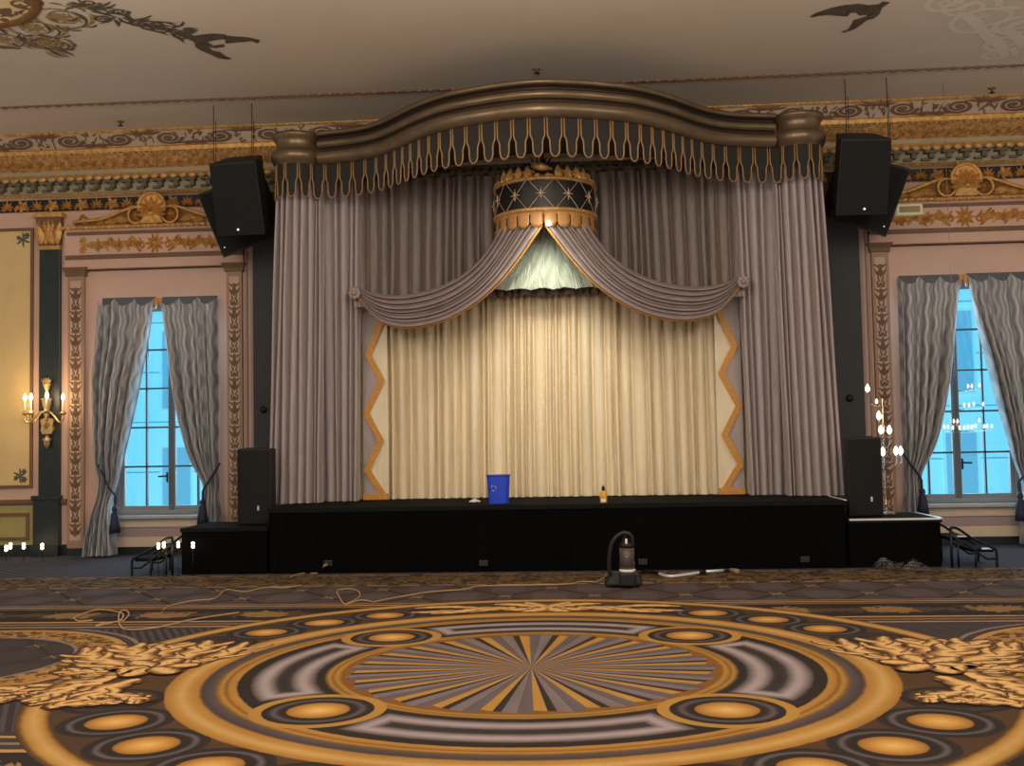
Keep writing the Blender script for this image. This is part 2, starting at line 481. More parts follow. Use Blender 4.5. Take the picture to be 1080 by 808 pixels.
M_leafd = mat('woven leaf shadow', (80, 58, 40), .95, spec=.1)  # dark brown outline woven round each leaf
def floor_leaf(mb, p, q, w, bend, z, n=10, lobes=4):    # leaf from p to q with lobed edge
    p = Vector(p); q = Vector(q); d = q - p; L = d.length; t = d / L; nrm = Vector((-t.y, t.x))
    def fn(u, v):
        c = p + d * u + nrm * (bend * L * sin(pi * u))
        env = (sin(pi * (u * .86 + .1)) ** .75) if u < .995 else 0.03
        lob = 1 - .30 * abs(sin(pi * lobes * u)) ** 2 if .05 < u < .95 else 1
        s = (v - .5) * 2
        o = c + nrm * (s * w * .5 * env * lob) + t * (abs(s) * .12 * w * (1 - u))
        return (o.x, o.y, z)
    mb.grid(fn, n * 2, 4)
def spray(mirror):
    sh = MB(); lf = MB()
    A = lambda a, b: F(a * .2593, 600 + b * .2593).xy
    # leaves traced on the carpet (crop units): base, tip, width m, bend
    LV = [((620, 420), (1005, 298), .24, -.10), ((640, 430), (868, 362), .22, .08), ((600, 400), (850, 292), .30, -.10), ((560, 380), (640, 305), .40, .10),
          ((600, 380), (770, 300), .38, .1), ((560, 400), (455, 312), .34, -.1), ((560, 410), (345, 345), .34, .12), ((560, 400), (350, 322), .26, .1),
          ((570, 430), (255, 410), .30, .10), ((560, 430), (215, 425), .26, -.1), ((480, 440), (60, 490), .34, .06), ((460, 450), (-60, 500), .40, .10),
          ((420, 465), (-60, 540), .34, -.04), ((340, 470), (20, 535), .30, .1), ((560, 455), (205, 572), .34, -.12), ((560, 450), (320, 565), .26, -.1),
          ((400, 520), (600, 540), .24, .12), ((440, 510), (560, 552), .18, .1), ((230, 560), (500, 545), .20, .06), ((300, 490), (130, 550), .26, -.1),
          ((-60, 560), (60, 520), .24, .1)]
    z = .0022
    for i, (p, q, w, bd) in enumerate(LV):
        zz = z + .0003 * i
        floor_leaf(sh, A(*p), A(*q) + (A(*q) - A(*p)).normalized() * .04, w * 1.10 + .02, bd, zz - .00012); floor_leaf(lf, A(*p), A(*q), w, bd, zz)
    for i, (p, q, w, bd) in enumerate(LV):
        a_, b_ = A(*p), A(*q); d = b_ - a_; n_ = Vector((-d.y, d.x))
        for j, (t, sg) in enumerate(((.34, 1), (.46, -1), (.62, 1), (.74, -1))):
            c_ = a_ + d * t + n_ * (bd * sin(pi * t)); e_ = c_ + d * .22 + n_ * sg * .15
            floor_leaf(sh, c_, e_ + (e_ - c_) * .06, w * .52, sg * .12, z + .0003 * i + .00004 + .00003 * j, lobes=1); floor_leaf(lf, c_, e_, w * .44, sg * .12, z + .0003 * i + .00005 + .00003 * j, lobes=1)
    # open flower in the middle
    c = A(622, 405)
    for k in range(6):
        an = 2 * pi * k / 6 + .3
        q = c + Vector((cos(an), sin(an))) * .33
        floor_leaf(lf, c + Vector((cos(an), sin(an))) * .03, q, .27, 0,   .0098 + .0003 * k, lobes=1); floor_leaf(sh, c, q + (q - c) * .08, .31, 0, .0097 + .0003 * k, lobes=1)
    c2 = A(500, 412)
    for k in range(5):
        an = 2 * pi * k / 5
        floor_leaf(lf, c2, c2 + Vector((cos(an), sin(an))) * .2, .15, .1, .0098 + .0003 * k, lobes=1)
    return (lf, sh) if not mirror else (MBshift(lf), MBshift(sh))
def MBshift(mb):
    o = MB(); o.v = [Vector((2 * MCX - p.x, p.y, p.z)) for p in mb.v]; o.f = [f[::-1] for f in mb.f]; o.mi = mb.mi; o.sm = mb.sm; o.uv = mb.uv
    return o
for mir in (False, True):
    a_, b_ = spray(mir); q_ = a_.build('leaf_spray', M_leafc, fl); b_.build('leaf_outline', M_leafd, q_)
lf = MB()
def pol(r, deg): return Vector((MCX + r * cos(radians(deg)), MCY + r * sin(radians(deg))))
for sg in (-1, 1):
    for i, (r0, a0, r1, a1, w, bd) in enumerate([(2.85, 0, 2.75, 9, .3, .1), (2.9, 2, 3.12, 10, .26, -.1), (2.85, 6, 3.0, 17, .3, .1), (2.8, 8, 2.65, 18, .24, -.1), (2.9, 12, 2.72, 24, .26, .08),
                                              (2.95, 14, 3.12, 25, .24, -.1), (2.9, 0, 3.2, 4, .3, .1), (2.85, 0, 2.58, 5, .28, .1), (2.85, 18, 2.9, 27, .2, .1)]):
        floor_leaf(lf, pol(r0, 90 + sg * a0), pol(r1, 90 + sg * a1), w, bd * sg, .0022 + .0006 * (i % 6) + (.0003 if sg > 0 else 0))
lf.build('leaf_spray', M_leafc, fl)

# ------------------------------------------------------------------ walls with window openings
def zL(y, x=50, Y=YW): return W(x, y, Y).z
wx0, wx1 = W(120, 430, YW).x, W(229, 430, YW).x         # window opening
wz0, wz1 = W(176, 543, YW).z, W(172, 318, YW).z
wall = MB()
xl, xr = -12.0, 10.0
mxr0, mxr1 = 2 * XS - wx1, 2 * XS - wx0
for a, b in ((xl, wx0), (wx1, mxr0), (mxr1, xr)): wall.box(a, b, YW, YW + .35, 0, 6.4)
for a, b in ((wx0, wx1), (mxr0, mxr1)):
    wall.box(a, b, YW, YW + .35, 0, wz0); wall.box(a, b, YW, YW + .35, wz1, 6.4)
struct(wall.build('wall_back', M_wall))
struct(MB().box(xl, xr, -3, YC, ZC, ZC + .1).build('ceiling', M_ceil))

# cornice: stepped bands along the wall
def zc(y, Y): return W(0, y, Y).z
co = MB()
prof = [(YC, zc(141, YC), 1), (YC + .0, zc(143, YC), 1), (YC + .03, zc(144.5, YC), 5), (16.02, zc(159.5, 16.02), 1), (15.99, zc(161, 15.99), 1), (16.0, zc(165, 16.0), 2), (16.04, zc(167, 16.04), 2),
        (16.16, zc(175, 16.16), 2), (16.28, zc(183, 16.28), 3), (16.30, zc(187, 16.3), 1), (16.26, zc(189, 16.26), 3), (16.34, zc(193, 16.34), 3), (16.42, zc(194.5, 16.42), 3), (16.44, zc(206, 16.44), 3), (16.42, zc(207, 16.42), 1),
        (16.46, zc(209.5, 16.46), 0), (16.54, zc(211.5, 16.54), 0), (16.56, zc(212.5, 16.56), 4), (16.57, zc(225, 16.57), 0), (16.6, zc(226, 16.6), 0)]
for (y0, z0, m0), (y1, z1, m1) in zip(prof, prof[1:]):
    co.add([(xl, y0, z0), (xr, y0, z0), (xr, y1, z1), (xl, y1, z1)], [(0, 3, 2, 1)], False, m0)
tr1 = struct(co.build('trim_1', [M_cream, M_gold, M_ornc, M_sage, M_black, mat('beige frieze ground', (186, 166, 146), .75, var=.06, vscale=8)]))
# scroll frieze, dentils, beads, leaves
sc = MB(); p0, p1 = prof[2], prof[3]
def scM(a, b, h):
    t = b; return Vector((a, p0[0] + (p1[0] - p0[0]) * t - .012 - h, p0[1] + (p1[1] - p0[1]) * t))
hz = p0[1] - p1[1]
i = 0; x = -9.4
sM = lambda a, b, h: scM(a, .5 - b / hz, h)
while x < 7.2:
    s = 1 if i % 2 else -1
    spiral(sc, sM, x, 0, hz * .44, pi if s > 0 else 0, 2.1, .028, s, .01, 40, sx=2.7)
    dome(sc, sM, x, 0, hz * .13, .012, sx=2.2)
    for k in range(16):
        an = random.uniform(0, 6.28)
        leaf(sc, sM, x + .39 + random.uniform(-.16, .16), random.uniform(-.42, .42) * hz, an, .08, .022, .008, random.uniform(-1, 1))
    for k in range(6):
        leaf(sc, sM, x + .26 * cos(k * 1.05), hz * .27 * sin(k * 1.05), k * 1.05 + 1.2, .07, .02, .008, .8)
    leaf(sc, sM, x + .12, s * hz * .42, -s * .18, .5, .035, .01, s * .42)
    leaf(sc, sM, x - .12, -s * hz * .42, pi - s * .18, .5, .035, .01, s * .42)
    x += .78; i += 1
sc.build('scroll_frieze', M_brown, tr1)
de = MB(); gd = MB(); pl = MB()
x = -9.5; i = 0
while x < 7.3:
    de.box(x, x + .17, 16.30, 16.44, zc(198, 16.40), zc(195.5, 16.40)); de.box(x + .07, x + .14, 16.33, 16.44, zc(203, 16.40), zc(198, 16.40)); de.box(x - .03, x + .09, 16.38, 16.44, zc(205, 16.42), zc(202.5, 16.42))
    x += .255
x = -9.5
while x < 7.3:
    Mx = wallM(x, zc(191.5, 16.28), 16.27)
    dome(gd, Mx, 0, 0, .045, .03, sx=1.3, n=8)
    x += .15
x = -9.5
while x < 7.3:
    Mx = wallM(x, zc(208, 16.4), 16.42)
    dome(gd, Mx, 0, 0, .016, .015, n=6); dome(gd, wallM(x, zc(166.5, 16.0), 16.0), 0, 0, .02, .02, n=6); dome(gd, wallM(x, zc(142.5, YC), YC - .01), 0, 0, .014, .012, n=6)
    x += .085
x = -9.45
while x < 7.3:          # ornament in the gilt cove
    Mx = lambda a, b, h, x=x: Vector((x + a, 16.16 + (-b) * .75 - h - .01, zc(175, 16.16) + b))
    spiral(gd, Mx, 0, -.045, .045, 0, 1.2, .022, 1, .03, 10)
    leaf(gd, Mx, .0, .0, 1.2, .1, .05, .03, .4, 3); leaf(gd, Mx, .06, .0, 1.9, .1, .05, .03, -.4, 3); leaf(gd, Mx, .07, -.07, .2, .09, .04, .03, .4, 3)
    x += .17
zb_ = (zc(225, 16.57)); ht = zc(212.5, 16.56) - zb_
x = -9.42; i = 0
while x < 7.3:
    Mx = wallM(x, zb_, 16.56)
    if i % 2:
        palmette(pl, Mx, 0, .01, ht * 1.0, ht * 1.0, .04, 7)
    else:
        for k in range(5):
            leaf(pl, Mx, 0, ht * .48, pi / 2 + 2 * pi * k / 5 * .99 + .3, ht * .6, ht * .36, .045, .3, 4)
        leaf(pl, Mx, -ht * .55, ht * .05, .9, ht * .6, ht * .18, .03, .9, 4); spiral(pl, Mx, -ht * .55, ht * .25, ht * .16, 0, 1.2, ht * .08, 1, .03, 10); spiral(pl, Mx, ht * .55, ht * .25, ht * .16, pi, 1.2, ht * .08, -1, .03, 10)
        leaf(pl, Mx, ht * .55, ht * .05, pi - .9, ht * .6, ht * .18, .03, -.9, 4)
    x += .245; i += 1
de.build('dentil_course', M_saged, tr1); gd.build('gilt_enrichment', M_gold, tr1); pl.build('palmette_frieze', M_gold, tr1)
# rope bead across the ceiling
bd = MB(); x = -9.2; k = 0
while x < 7:
    bd.ball((x, 14.57, ZC - .012), .05, 6, 4, (1.1, .7, .45)); bd.ball((x + .07, 14.57, ZC - .008), .03, 6, 4, (1.3, .6, .4))
    x += .155
struct(bd.build('trim_2', M_brownm))

# ceiling decoration (left arabesque with a winged tail, right tail)
cd = MB(); cg = MB(); cc = MB()
CM = lambda a, b, h: Vector((a, b, ZC - .004 - h * .12))
def cpoly(mb, pts, h=.01):
    mb.prism([tuple(F(px, py, ZC).xy) for px, py in pts], CM, 0, h)
cpoly(cd, [(184, 32), (190, 33), (200, 38), (213, 36), (224, 35), (238, 36), (238, 41), (231, 41.5), (227, 42), (219, 44), (225, 47.5), (236, 46.2), (237, 49), (228, 50.5), (220, 49), (224, 53), (232, 54.5), (238, 59), (245, 61.5), (240, 62.5), (230, 61), (222, 57), (212, 53), (206, 49), (205, 44), (196, 40)])
cpoly(cd, [(237, 37), (247, 38), (262, 39), (274, 42), (272, 45.5), (266, 43), (250, 44.5), (238, 45.5)])
cpoly(cd, [(854, 17), (860, 13.5), (876, 8), (890, 5), (906, 3.5), (916, 5), (927, 4), (931, 1), (939, 2), (930, 8), (928, 14), (922, 19), (914, 21), (908, 26), (900, 31), (890, 34), (887, 33), (894, 31), (898, 26), (900, 21), (906, 19), (914, 17), (914, 15.5), (906, 16), (903, 13), (897, 13), (894, 17), (886, 16.5), (872, 15.5), (862, 16.5), (857, 18)])
def cs(px, py, rad, sg=1, turns=1.6, mb=None, ang=0, w=.05):
    c = F(px, py, ZC); spiral(mb or cd, CM, c.x, c.y, rad, ang, turns, w, sg, .012, 26)
def cl(px, py, qx, qy, w, mb=None, curl=.4):
    a = F(px, py, ZC); b = F(qx, qy, ZC); d = b - a
    leaf(mb or cd, CM, a.x, a.y, atan2(d.y, d.x) - curl / 2, d.length, w, .012, curl, 6)
for q in [(118, 19, 105, 25), (125, 20, 150, 28), (112, 16, 80, 5), (105, 13, 72, 0), (135, 22, 160, 20), (150, 28, 185, 27), (150, 30, 180, 37), (160, 24, 190, 33), (100, 10, 122, 8), (110, 14, 132, 14),
          (120, 20, 126, 28), (90, 6, 66, 10), (140, 24, 128, 14), (176, 33, 200, 41), (180, 36, 196, 45), (188, 32, 208, 34), (182, 30, 192, 26)]:
    cl(*q, .055, curl=random.choice((-.8, .8))); cl(q[0] + 4, q[1] - 2, q[2] + 3, q[3] - 4, .04, curl=random.choice((-1.2, 1.2)))
for q in [(144, 24, .10), (158, 27, .16), (168, 30, .12), (186, 33, .10), (192, 38, .12), (200, 33, .08), (126, 12, .1), (108, 20, .1), (95, 3, .1)]: cs(*q, sg=random.choice((-1, 1)))
for q in [(35, 29, .36), (63, 18, .36), (4, 41, .28), (45, 44, .2), (58, 46, .2)]:
    cs(*q, mb=cg, turns=2.2, w=.05); cs(*q, sg=-1, turns=.9, ang=2, w=.03)
    c = F(q[0], q[1], ZC); rosette(cg, CM, c.x, c.y, q[2] * .42, 8, .012)
    for k in range(9): leaf(cd, CM, c.x + q[2] * 1.1 * cos(k * .7), c.y + q[2] * 1.1 * sin(k * .7), k * .7 + 1.3, .16, .04, .01, 1.2)
for q in [(20, 36, 30, 48), (25, 40, 52, 52), (50, 50, 82, 59), (52, 52, 72, 61), (48, 46, 80, 54), (10, 45, 22, 50), (60, 26, 72, 33), (75, 12, 95, 24), (40, 35, 60, 40), (70, 22, 84, 18), (28, 44, 44, 52), (45, 24, 54, 33), (0, 48, 14, 51), (70, 4, 100, 6), (90, 8, 120, 2), (96, 12, 124, 18)]:
    cl(*q, .06, curl=random.choice((-.9, .9))); cl(q[0] - 3, q[1] + 2, q[2] - 5, q[3] + 1, .045, cg, curl=random.choice((-1.2, 1.2)))
# gilded roundel at the top left
pa, pb, pc = F(0, 27.5, ZC).xy, F(28, 15.5, ZC).xy, F(48.5, 0, ZC).xy
def circ3(a, b, c):
    d = 2 * (a.x * (b.y - c.y) + b.x * (c.y - a.y) + c.x * (a.y - b.y))
    ux = (a.length_squared * (b.y - c.y) + b.length_squared * (c.y - a.y) + c.length_squared * (a.y - b.y)) / d
    uy = (a.length_squared * (c.x - b.x) + b.length_squared * (a.x - c.x) + c.length_squared * (b.x - a.x)) / d
    return Vector((ux, uy)), (a - Vector((ux, uy))).length
rc, rr = circ3(pa, pb, pc)
if rr > 3 or rr < .5: rc, rr = Vector((-6.75, 10.75)), 1.02
cc.lathe([(rr * .0, -.002), (rr * .93, -.002)], (rc.x, rc.y, ZC), 60, cap=False)
rim = MB(); rim.lathe([(rr * .90, -.005), (rr * .92, -.03), (rr * .97, -.035), (rr, -.02), (rr * 1.01, -.004)], (rc.x, rc.y, ZC), 60, cap=False)
tr3 = struct(cd.build('trim_3', mat('umber ceiling painting', (96, 82, 68), .75, var=.35, vscale=12)))
cg.build('gilt_scrollwork', mat('tarnished gilt painting', (172, 142, 96), .6, .1, var=.5, vscale=20), tr3)
cc.build('roundel_ground', mat('roundel ivory', (236, 210, 160), .7, var=.15, vscale=3), tr3); rim.build('roundel_rim', M_goldd, tr3)
ro = MB()
for q in [(0, 12, 14, 18), (4, 14, 10, 8), (30, 4, 44, 0), (14, 6, 30, 8), (0, 20, 10, 22)]: cl(*q, .12, ro)
for q in [(6, 12, .12), (24, 4, .16), (34, 2, .1)]: cs(*q, mb=ro)
ro.build('roundel_ornament', M_brownm, tr3)
gh = MB()      # faint pale arabesque painted in for a reflection at the right
for q in [(1040, 20, .5), (1060, 45, .3), (1020, 8, .35), (1075, 25, .35), (1052, 58, .22), (1000, 2, .3)]: cs(*q, mb=gh, turns=1.8, w=.09, sg=random.choice((-1, 1)))
for q in [(1010, 12, 1040, 34), (1040, 34, 1062, 62), (1048, 10, 1078, 8), (1022, 22, 1048, 48), (1060, 30, 1080, 50)]: cl(*q, .16, gh)
gh.build('pale_scrollwork', mat('pale ceiling painting', (240, 230, 216), .8), tr3)
for q in [(1070, 10, 1085, 2), (1072, 12, 1088, 14), (1076, 6, 1084, -4)]: pass

# ------------------------------------------------------------------ wall trims (left side, mirrored to the right)
def both(name, build, m, parentL=None, parentR=None, kind=False, **kw):
    a = build.build(name, m, parentL, **kw); b = build.mirrored().build(name, m, parentR, **kw)
    if kind: struct(a); struct(b)
    return a, b
def wx(px, py=430, Y=YW): return W(px, py, Y).x
TN = [4]
def trimpair(mb, m, **kw):
    a = mb.build('trim_%d' % TN[0], m, **kw); b = mb.mirrored().build('trim_%d' % (TN[0] + 1), m, **kw); TN[0] += 2
    struct(a); struct(b); return a, b
def frame(mb, x0, x1, z0, z1, Y, w, d, mi=0):
    mb.box(x0, x1, Y - d, Y, z0, z0 + w, mi); mb.box(x0, x1, Y - d, Y, z1 - w, z1, mi)
    mb.box(x0, x0 + w, Y - d, Y, z0 + w, z1 - w, mi); mb.box(x1 - w, x1, Y - d, Y, z0 + w, z1 - w, mi)
# silk panel with brown frame and corner flowers
px0, px1 = -10.6, wx(34.5, 380); pz0, pz1 = W(15, 513.5, YW).z, W(20, 242.5, YW).z
pn = MB().box(px0, px1, YW - .015, YW + .01, pz0, pz1)
pa_, pb_ = trimpair(pn, M_silk)
fm = MB(); frame(fm, px0, px1 + .02, pz0 - .02, pz1 + .02, YW - .012, .045, .03); both('panel_frame', fm, M_brownm, pa_, pb_)
cf = MB()
for (fx, fy, sy) in ((25, 253, -1), (22, 502, 1)):
    c = W(fx, fy, YW); Mx = wallM(c.x, c.z, YW - .017)
    rosette(cf, Mx, .06, -.06 * -sy * -1, .06, 6, .008); rosette(cf, Mx, .06, .07, .05, 6, .008); rosette(cf, Mx, -.07, sy * -.03, .045, 5, .008)
    for k in range(6): leaf(cf, Mx, 0, 0, k * 1.05 + .4, .13, .035, .006, .4)
both('corner_flower', cf, mat('grey blue stencil', (92, 92, 84), .7), pa_, pb_)
# dark pilaster with capital and pedestal
a0, a1 = wx(43), wx(65); b0, b1 = wx(38.5, 550), wx(64, 550)
pi_ = MB().box(a0, a1, YW - .07, YW, W(50, 523, YW).z, W(55, 262, YW).z)
pi_.box(b0 - .0, b1 + .02, YW - .12, YW, 0, W(50, 525, YW).z); pi_.box(b0 - .02, b1 + .04, YW - .15, YW, W(50, 527, YW).z, W(50, 522.5, YW).z); pi_.box(b0 - .03, b1 + .03, YW - .16, YW, 0, .17)
pL, pR = trimpair(pi_, M_green, bevel=.008)
cp = MB(); zt, zb2 = W(55, 227, YW).z, W(55, 263, YW).z
cp.hexa([(a0 - .0, YW - .08, zb2), (a1, YW - .08, zb2), (a1, YW, zb2), (a0, YW, zb2), (a0 - .04, YW - .13, zt), (a1 + .04, YW - .13, zt), (a1 + .04, YW, zt), (a0 - .04, YW, zt)], 1)
cp.box(a0 - .07, a1 + .07, YW - .17, YW, zt - .06, zt + .01)
Mx = wallM((a0 + a1) / 2, zb2 + .06, YW - .10)
wv = (a1 - a0) / 2
for s in (-1, 1):
    leaf(cp, Mx, s * wv * .75, 0, pi / 2, .36, .14, .05, -s * .3); leaf(cp, Mx, s * wv * .35, 0, pi / 2 + s * .15, .28, .12, .04, s * .6); spiral(cp, Mx, s * wv * .6, .36, .07, 0, 1.4, .03, s, .05)
    leaf(cp, Mx, s * wv * .15, .2, pi / 2 - s * .6, .2, .08, .04, s * .6)
leaf(cp, Mx, 0, .02, pi / 2, .4, .1, .05)
cp.box(a0 - .01, a1 + .01, YW - .1, YW, zb2 - .02, zb2 + .04)
both('pilaster_capital', cp, [M_gold, M_brownm], pL, pR)
# chair rail, dado, baseboard
cr = MB().box(xl, wx(72, 530), YW - .05, YW, W(20, 531.5, YW).z, W(20, 527, YW).z).box(xl, wx(72, 530), YW - .03, YW, W(20, 533, YW).z, W(20, 531.5, YW).z)
trimpair(cr, M_brownm, bevel=.006)
dd = MB().box(xl, b0, YW - .012, YW, .17, W(20, 533, YW).z)
dA, dB = trimpair(dd, M_olive)
fm = MB(); frame(fm, xl, wx(31.5, 555), W(15, 570, YW).z, W(15, 541, YW).z, YW - .012, .05, .025); both('dado_frame', fm, M_brownm, dA, dB)
zbb = W(50, 577.5, YW).z
bb = MB().box(xl, wx0 - .75, YW - .04, YW, 0, .17).box(wx0 - .75, wx1 + 1.6, YW - .03, YW, 0, .12)
s1 = bb.build('baseboard_left', M_green, bevel=.006); s2 = bb.mirrored().build('baseboard_right', M_green, bevel=.006); struct(s1); struct(s2)
# window surround: decorated pilasters, entablature
def col_orn(Mx, w, h, mb):
    b = h * .01; k = 0
    while b < h * .97:
        if k % 2 == 0:
            leaf(mb, Mx, 0, b, pi / 2, .20, w * .42, .006)
            for s in (-1, 1):
                spiral(mb, Mx, s * w * .27, b + .07, w * .19, -pi / 2, 1.3, w * .13, s, .006, 14)
                leaf(mb, Mx, s * w * .06, b + .02, pi / 2 - s * .9, .15, w * .2, .006, s * .5, 4)
                leaf(mb, Mx, s * w * .12, b + .14, pi / 2 - s * .5, .11, w * .18, .006, -s * .8, 4)
                leaf(mb, Mx, s * w * .40, b + .14, pi / 2 + s * .4, .10, w * .14, .006, s * .8, 4)
            b += .21
        else:
            dome(mb, Mx, 0, b + .05, w * .2, .008)
            for s in (-1, 1):
                leaf(mb, Mx, 0, b, pi / 2 - s * 1.2, .14, w * .18, .006, s * 1.2, 4)
                leaf(mb, Mx, s * w * .05, b + .09, pi / 2 - s * .8, .13, w * .18, .006, s * .9, 4)
                dome(mb, Mx, s * w * .36, b + .02, w * .09, .006, n=6)
                leaf(mb, Mx, s * w * .3, b + .05, pi / 2 - s * .1, .10, w * .13, .006, s * .9, 4)
            b += .16
        k += 1
for (q0, q1, zlo) in ((73.5, 90.5, 578), (241, 257, 575)):
    x0, x1 = W(q0, 400, YW).x, W(q1, 400, YW).x
    z0 = W(80, 578, YW).z; z1 = W(80, 292, YW).z
    pm = MB().box(x0, x1, YW - .07, YW, z0, z1)
    A_, B_ = trimpair(pm, mat('rosy tan moulding', (168, 134, 112), .6, var=.05), bevel=.006)
    cpn = MB().box(x0 + .045, x1 - .045, YW - .076, YW - .06, z0 + .12, z1 - .08); both('inlay_panel', cpn, mat('beige inlay ground', (198, 172, 150), .65, var=.05), A_, B_)
    orn = MB(); col_orn(wallM((x0 + x1) / 2, z0 + .14, YW - .077), x1 - x0 - .1, z1 - z0 - .26, orn); both('arabesque', orn, M_brown, A_, B_)
    cpm = MB().box(x0 - .03, x1 + .03, YW - .10, YW, z1, z1 + .05); 
    cpm.hexa([(x0 - .03, YW - .1, z1 + .05), (x1 + .03, YW - .1, z1 + .05), (x1 + .03, YW, z1 + .05), (x0 - .03, YW, z1 + .05), (x0 - .07, YW - .14, z1 + .13), (x1 + .07, YW - .14, z1 + .13), (x1 + .07, YW, z1 + .13), (x0 - .07, YW, z1 + .13)])
    both('capital_block', cpm, M_brownm, A_, B_)
ex0, ex1 = W(71, 270, YW).x, W(258, 262, YW).x
def zz(y): return W(165, y, YW).z          # heights measured above the window centre
en = MB().box(ex0, ex1, YW - .09, YW, zz(284), zz(240))
eL, eR = trimpair(en, M_wall)
mo = MB()
mo.box(ex0 + .02, ex1 + .0, YW - .12, YW, zz(272.5), zz(268)); mo.box(ex0 + .04, ex1 - .02, YW - .11, YW, zz(247), zz(243.5)); mo.box(ex0 - .03, ex1 + .03, YW - .1, YW, zz(284), zz(282.5))
both('entablature_moulding', mo, M_brownm, eL, eR, bevel=.006)
go = MB()
cxw = W(166, 255, YW).x
Mx = wallM(cxw, zz(257.5), YW - .092)
rosette(go, Mx, 0, 0, .16, 10, .05)
for s in (-1, 1):
    for k in range(5):
        d = s * (.22 + .17 * k)
        spiral(go, Mx, d, (.03 if k % 2 else -.03), .085 - .006 * k, pi / 2 * (1 if k % 2 else -1), 1.5, .045, s, .035, 16)
        leaf(go, Mx, d, 0, (0 if s > 0 else pi) + .5, .18, .07, .03, -.6); leaf(go, Mx, d, 0, (0 if s > 0 else pi) - .5, .18, .07, .03, .6)
        leaf(go, Mx, d, .0, pi / 2 + .2, .11, .05, .03, .3); leaf(go, Mx, d + .06 * s, .0, -pi / 2 + .2, .11, .05, .03, .3)
    leaf(go, Mx, s * 1.02, 0, 0 if s > 0 else pi, .16, .07, .03)
    for t in (-.07, .07): rosette(go, Mx, s * 1.17, t, .07, 6, .03)
gb = MB().box(ex0 - .02, ex1 + .02, YW - .16, YW, zz(240.5), zz(238.2))
k = ex0
while k < ex1: dome(gb, wallM(k, zz(239.8), YW - .16), 0, 0, .035, .03, n=8); k += .095
both('gilt_frieze', go, M_gold, eL, eR); both('gilt_bead', gb, M_gold, eL, eR)
# pediment with scrolls and a shell
pd = MB(); Mx = wallM(cxw, zz(238), YW - .06)
hh = zz(219) - zz(238)
poly = [(-1.3, 0), (1.3, 0), (1.27, .05), (.9, .08), (.55, hh * .7), (.3, hh), (-.3, hh), (-.55, hh * .7), (-.9, .08), (-1.27, .05)]
pd.prism(poly, Mx, 0, .06)
both('pediment_field', pd, M_goldd, eL, eR)
ps = MB(); Mp = wallM(cxw, zz(238), YW - .125)
for s in (-1, 1):
    ln_ = spline([Mp(s * .3, hh * 1.0, .02), Mp(s * .55, hh * .72, .02), Mp(s * .85, hh * .36, .02), Mp(s * 1.15, .08, .02), Mp(s * 1.3, .06, .02)], 6)
    ps.tube(ln_, .028, 6)
    spiral(ps, Mp, s * 1.12, .1, .09, pi / 2, 1.5, .045, -s, .04, 18); dome(ps, Mp, s * 1.12, .1, .04, .05)
    for (aa, bb_, rr_) in ((.27, .14, .13),):
        rosette(ps, Mp, s * aa, bb_, rr_ * .75, 8, .08)
        ps.tube([Mp(s * aa + rr_ * cos(t * pi / 9), bb_ + rr_ * sin(t * pi / 9), .05) for t in range(18)], .022, 6, closed=True)
    leaf(ps, Mp, s * .42, .04, pi / 2 - s * .9, .26, .1, .04, -s * .8); leaf(ps, Mp, s * .6, .04, pi / 2 - s * 1.1, .22, .09, .04, -s * .8); leaf(ps, Mp, s * .8, .04, pi / 2 - s * 1.2, .16, .06, .03, -s * .8)
both('pediment_scroll', ps, M_gold, eL, eR)
sh = MB(); sz = .17
Ms = wallM(cxw, zz(224.5), YW - .2)
for k in range(9):
    t = (k / 8 - .5) * 2
    leaf(sh, Ms, 0, -.04, pi / 2 - t * 1.75, .24, .085, .09, 0, 6, h0=.03)
sh.tube([Ms(.21 * cos(pi * (1.12 - 1.24 * t / 16 * 1.0) + .0), .06 + .21 * sin(pi * (1.12 - 1.24 * t / 16)), .03) for t in range(17)], .03, 6)
sh.prism([(.2 * cos(t * pi / 8), .06 + .2 * sin(t * pi / 8)) for t in range(16)], Ms, -.12, .03)
dome(sh, Ms, 0, -.05, .07, .1); sh.prism([(-.17, -.2), (.17, -.2), (.12, -.08), (-.12, -.08)], Ms, -.12, .02)
both('shell_cartouche', sh, M_gold, eL, eR)
# right-hand edge moulding of the surround and the dark strip by the stage
em = MB().box(wx(259.5, 400), wx(262, 400), YW - .05, YW, 0, zz(268)).box(wx(265.5), wx(268), YW - .03, YW, 0, zz(262))
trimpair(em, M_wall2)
ds = MB().box(wx(268), wx(268) + 2.0, YW - .025, YW, 0, zc(212, 16.5))
trimpair(ds, mat('dark slate paint', (54, 56, 58), .6, var=.1))

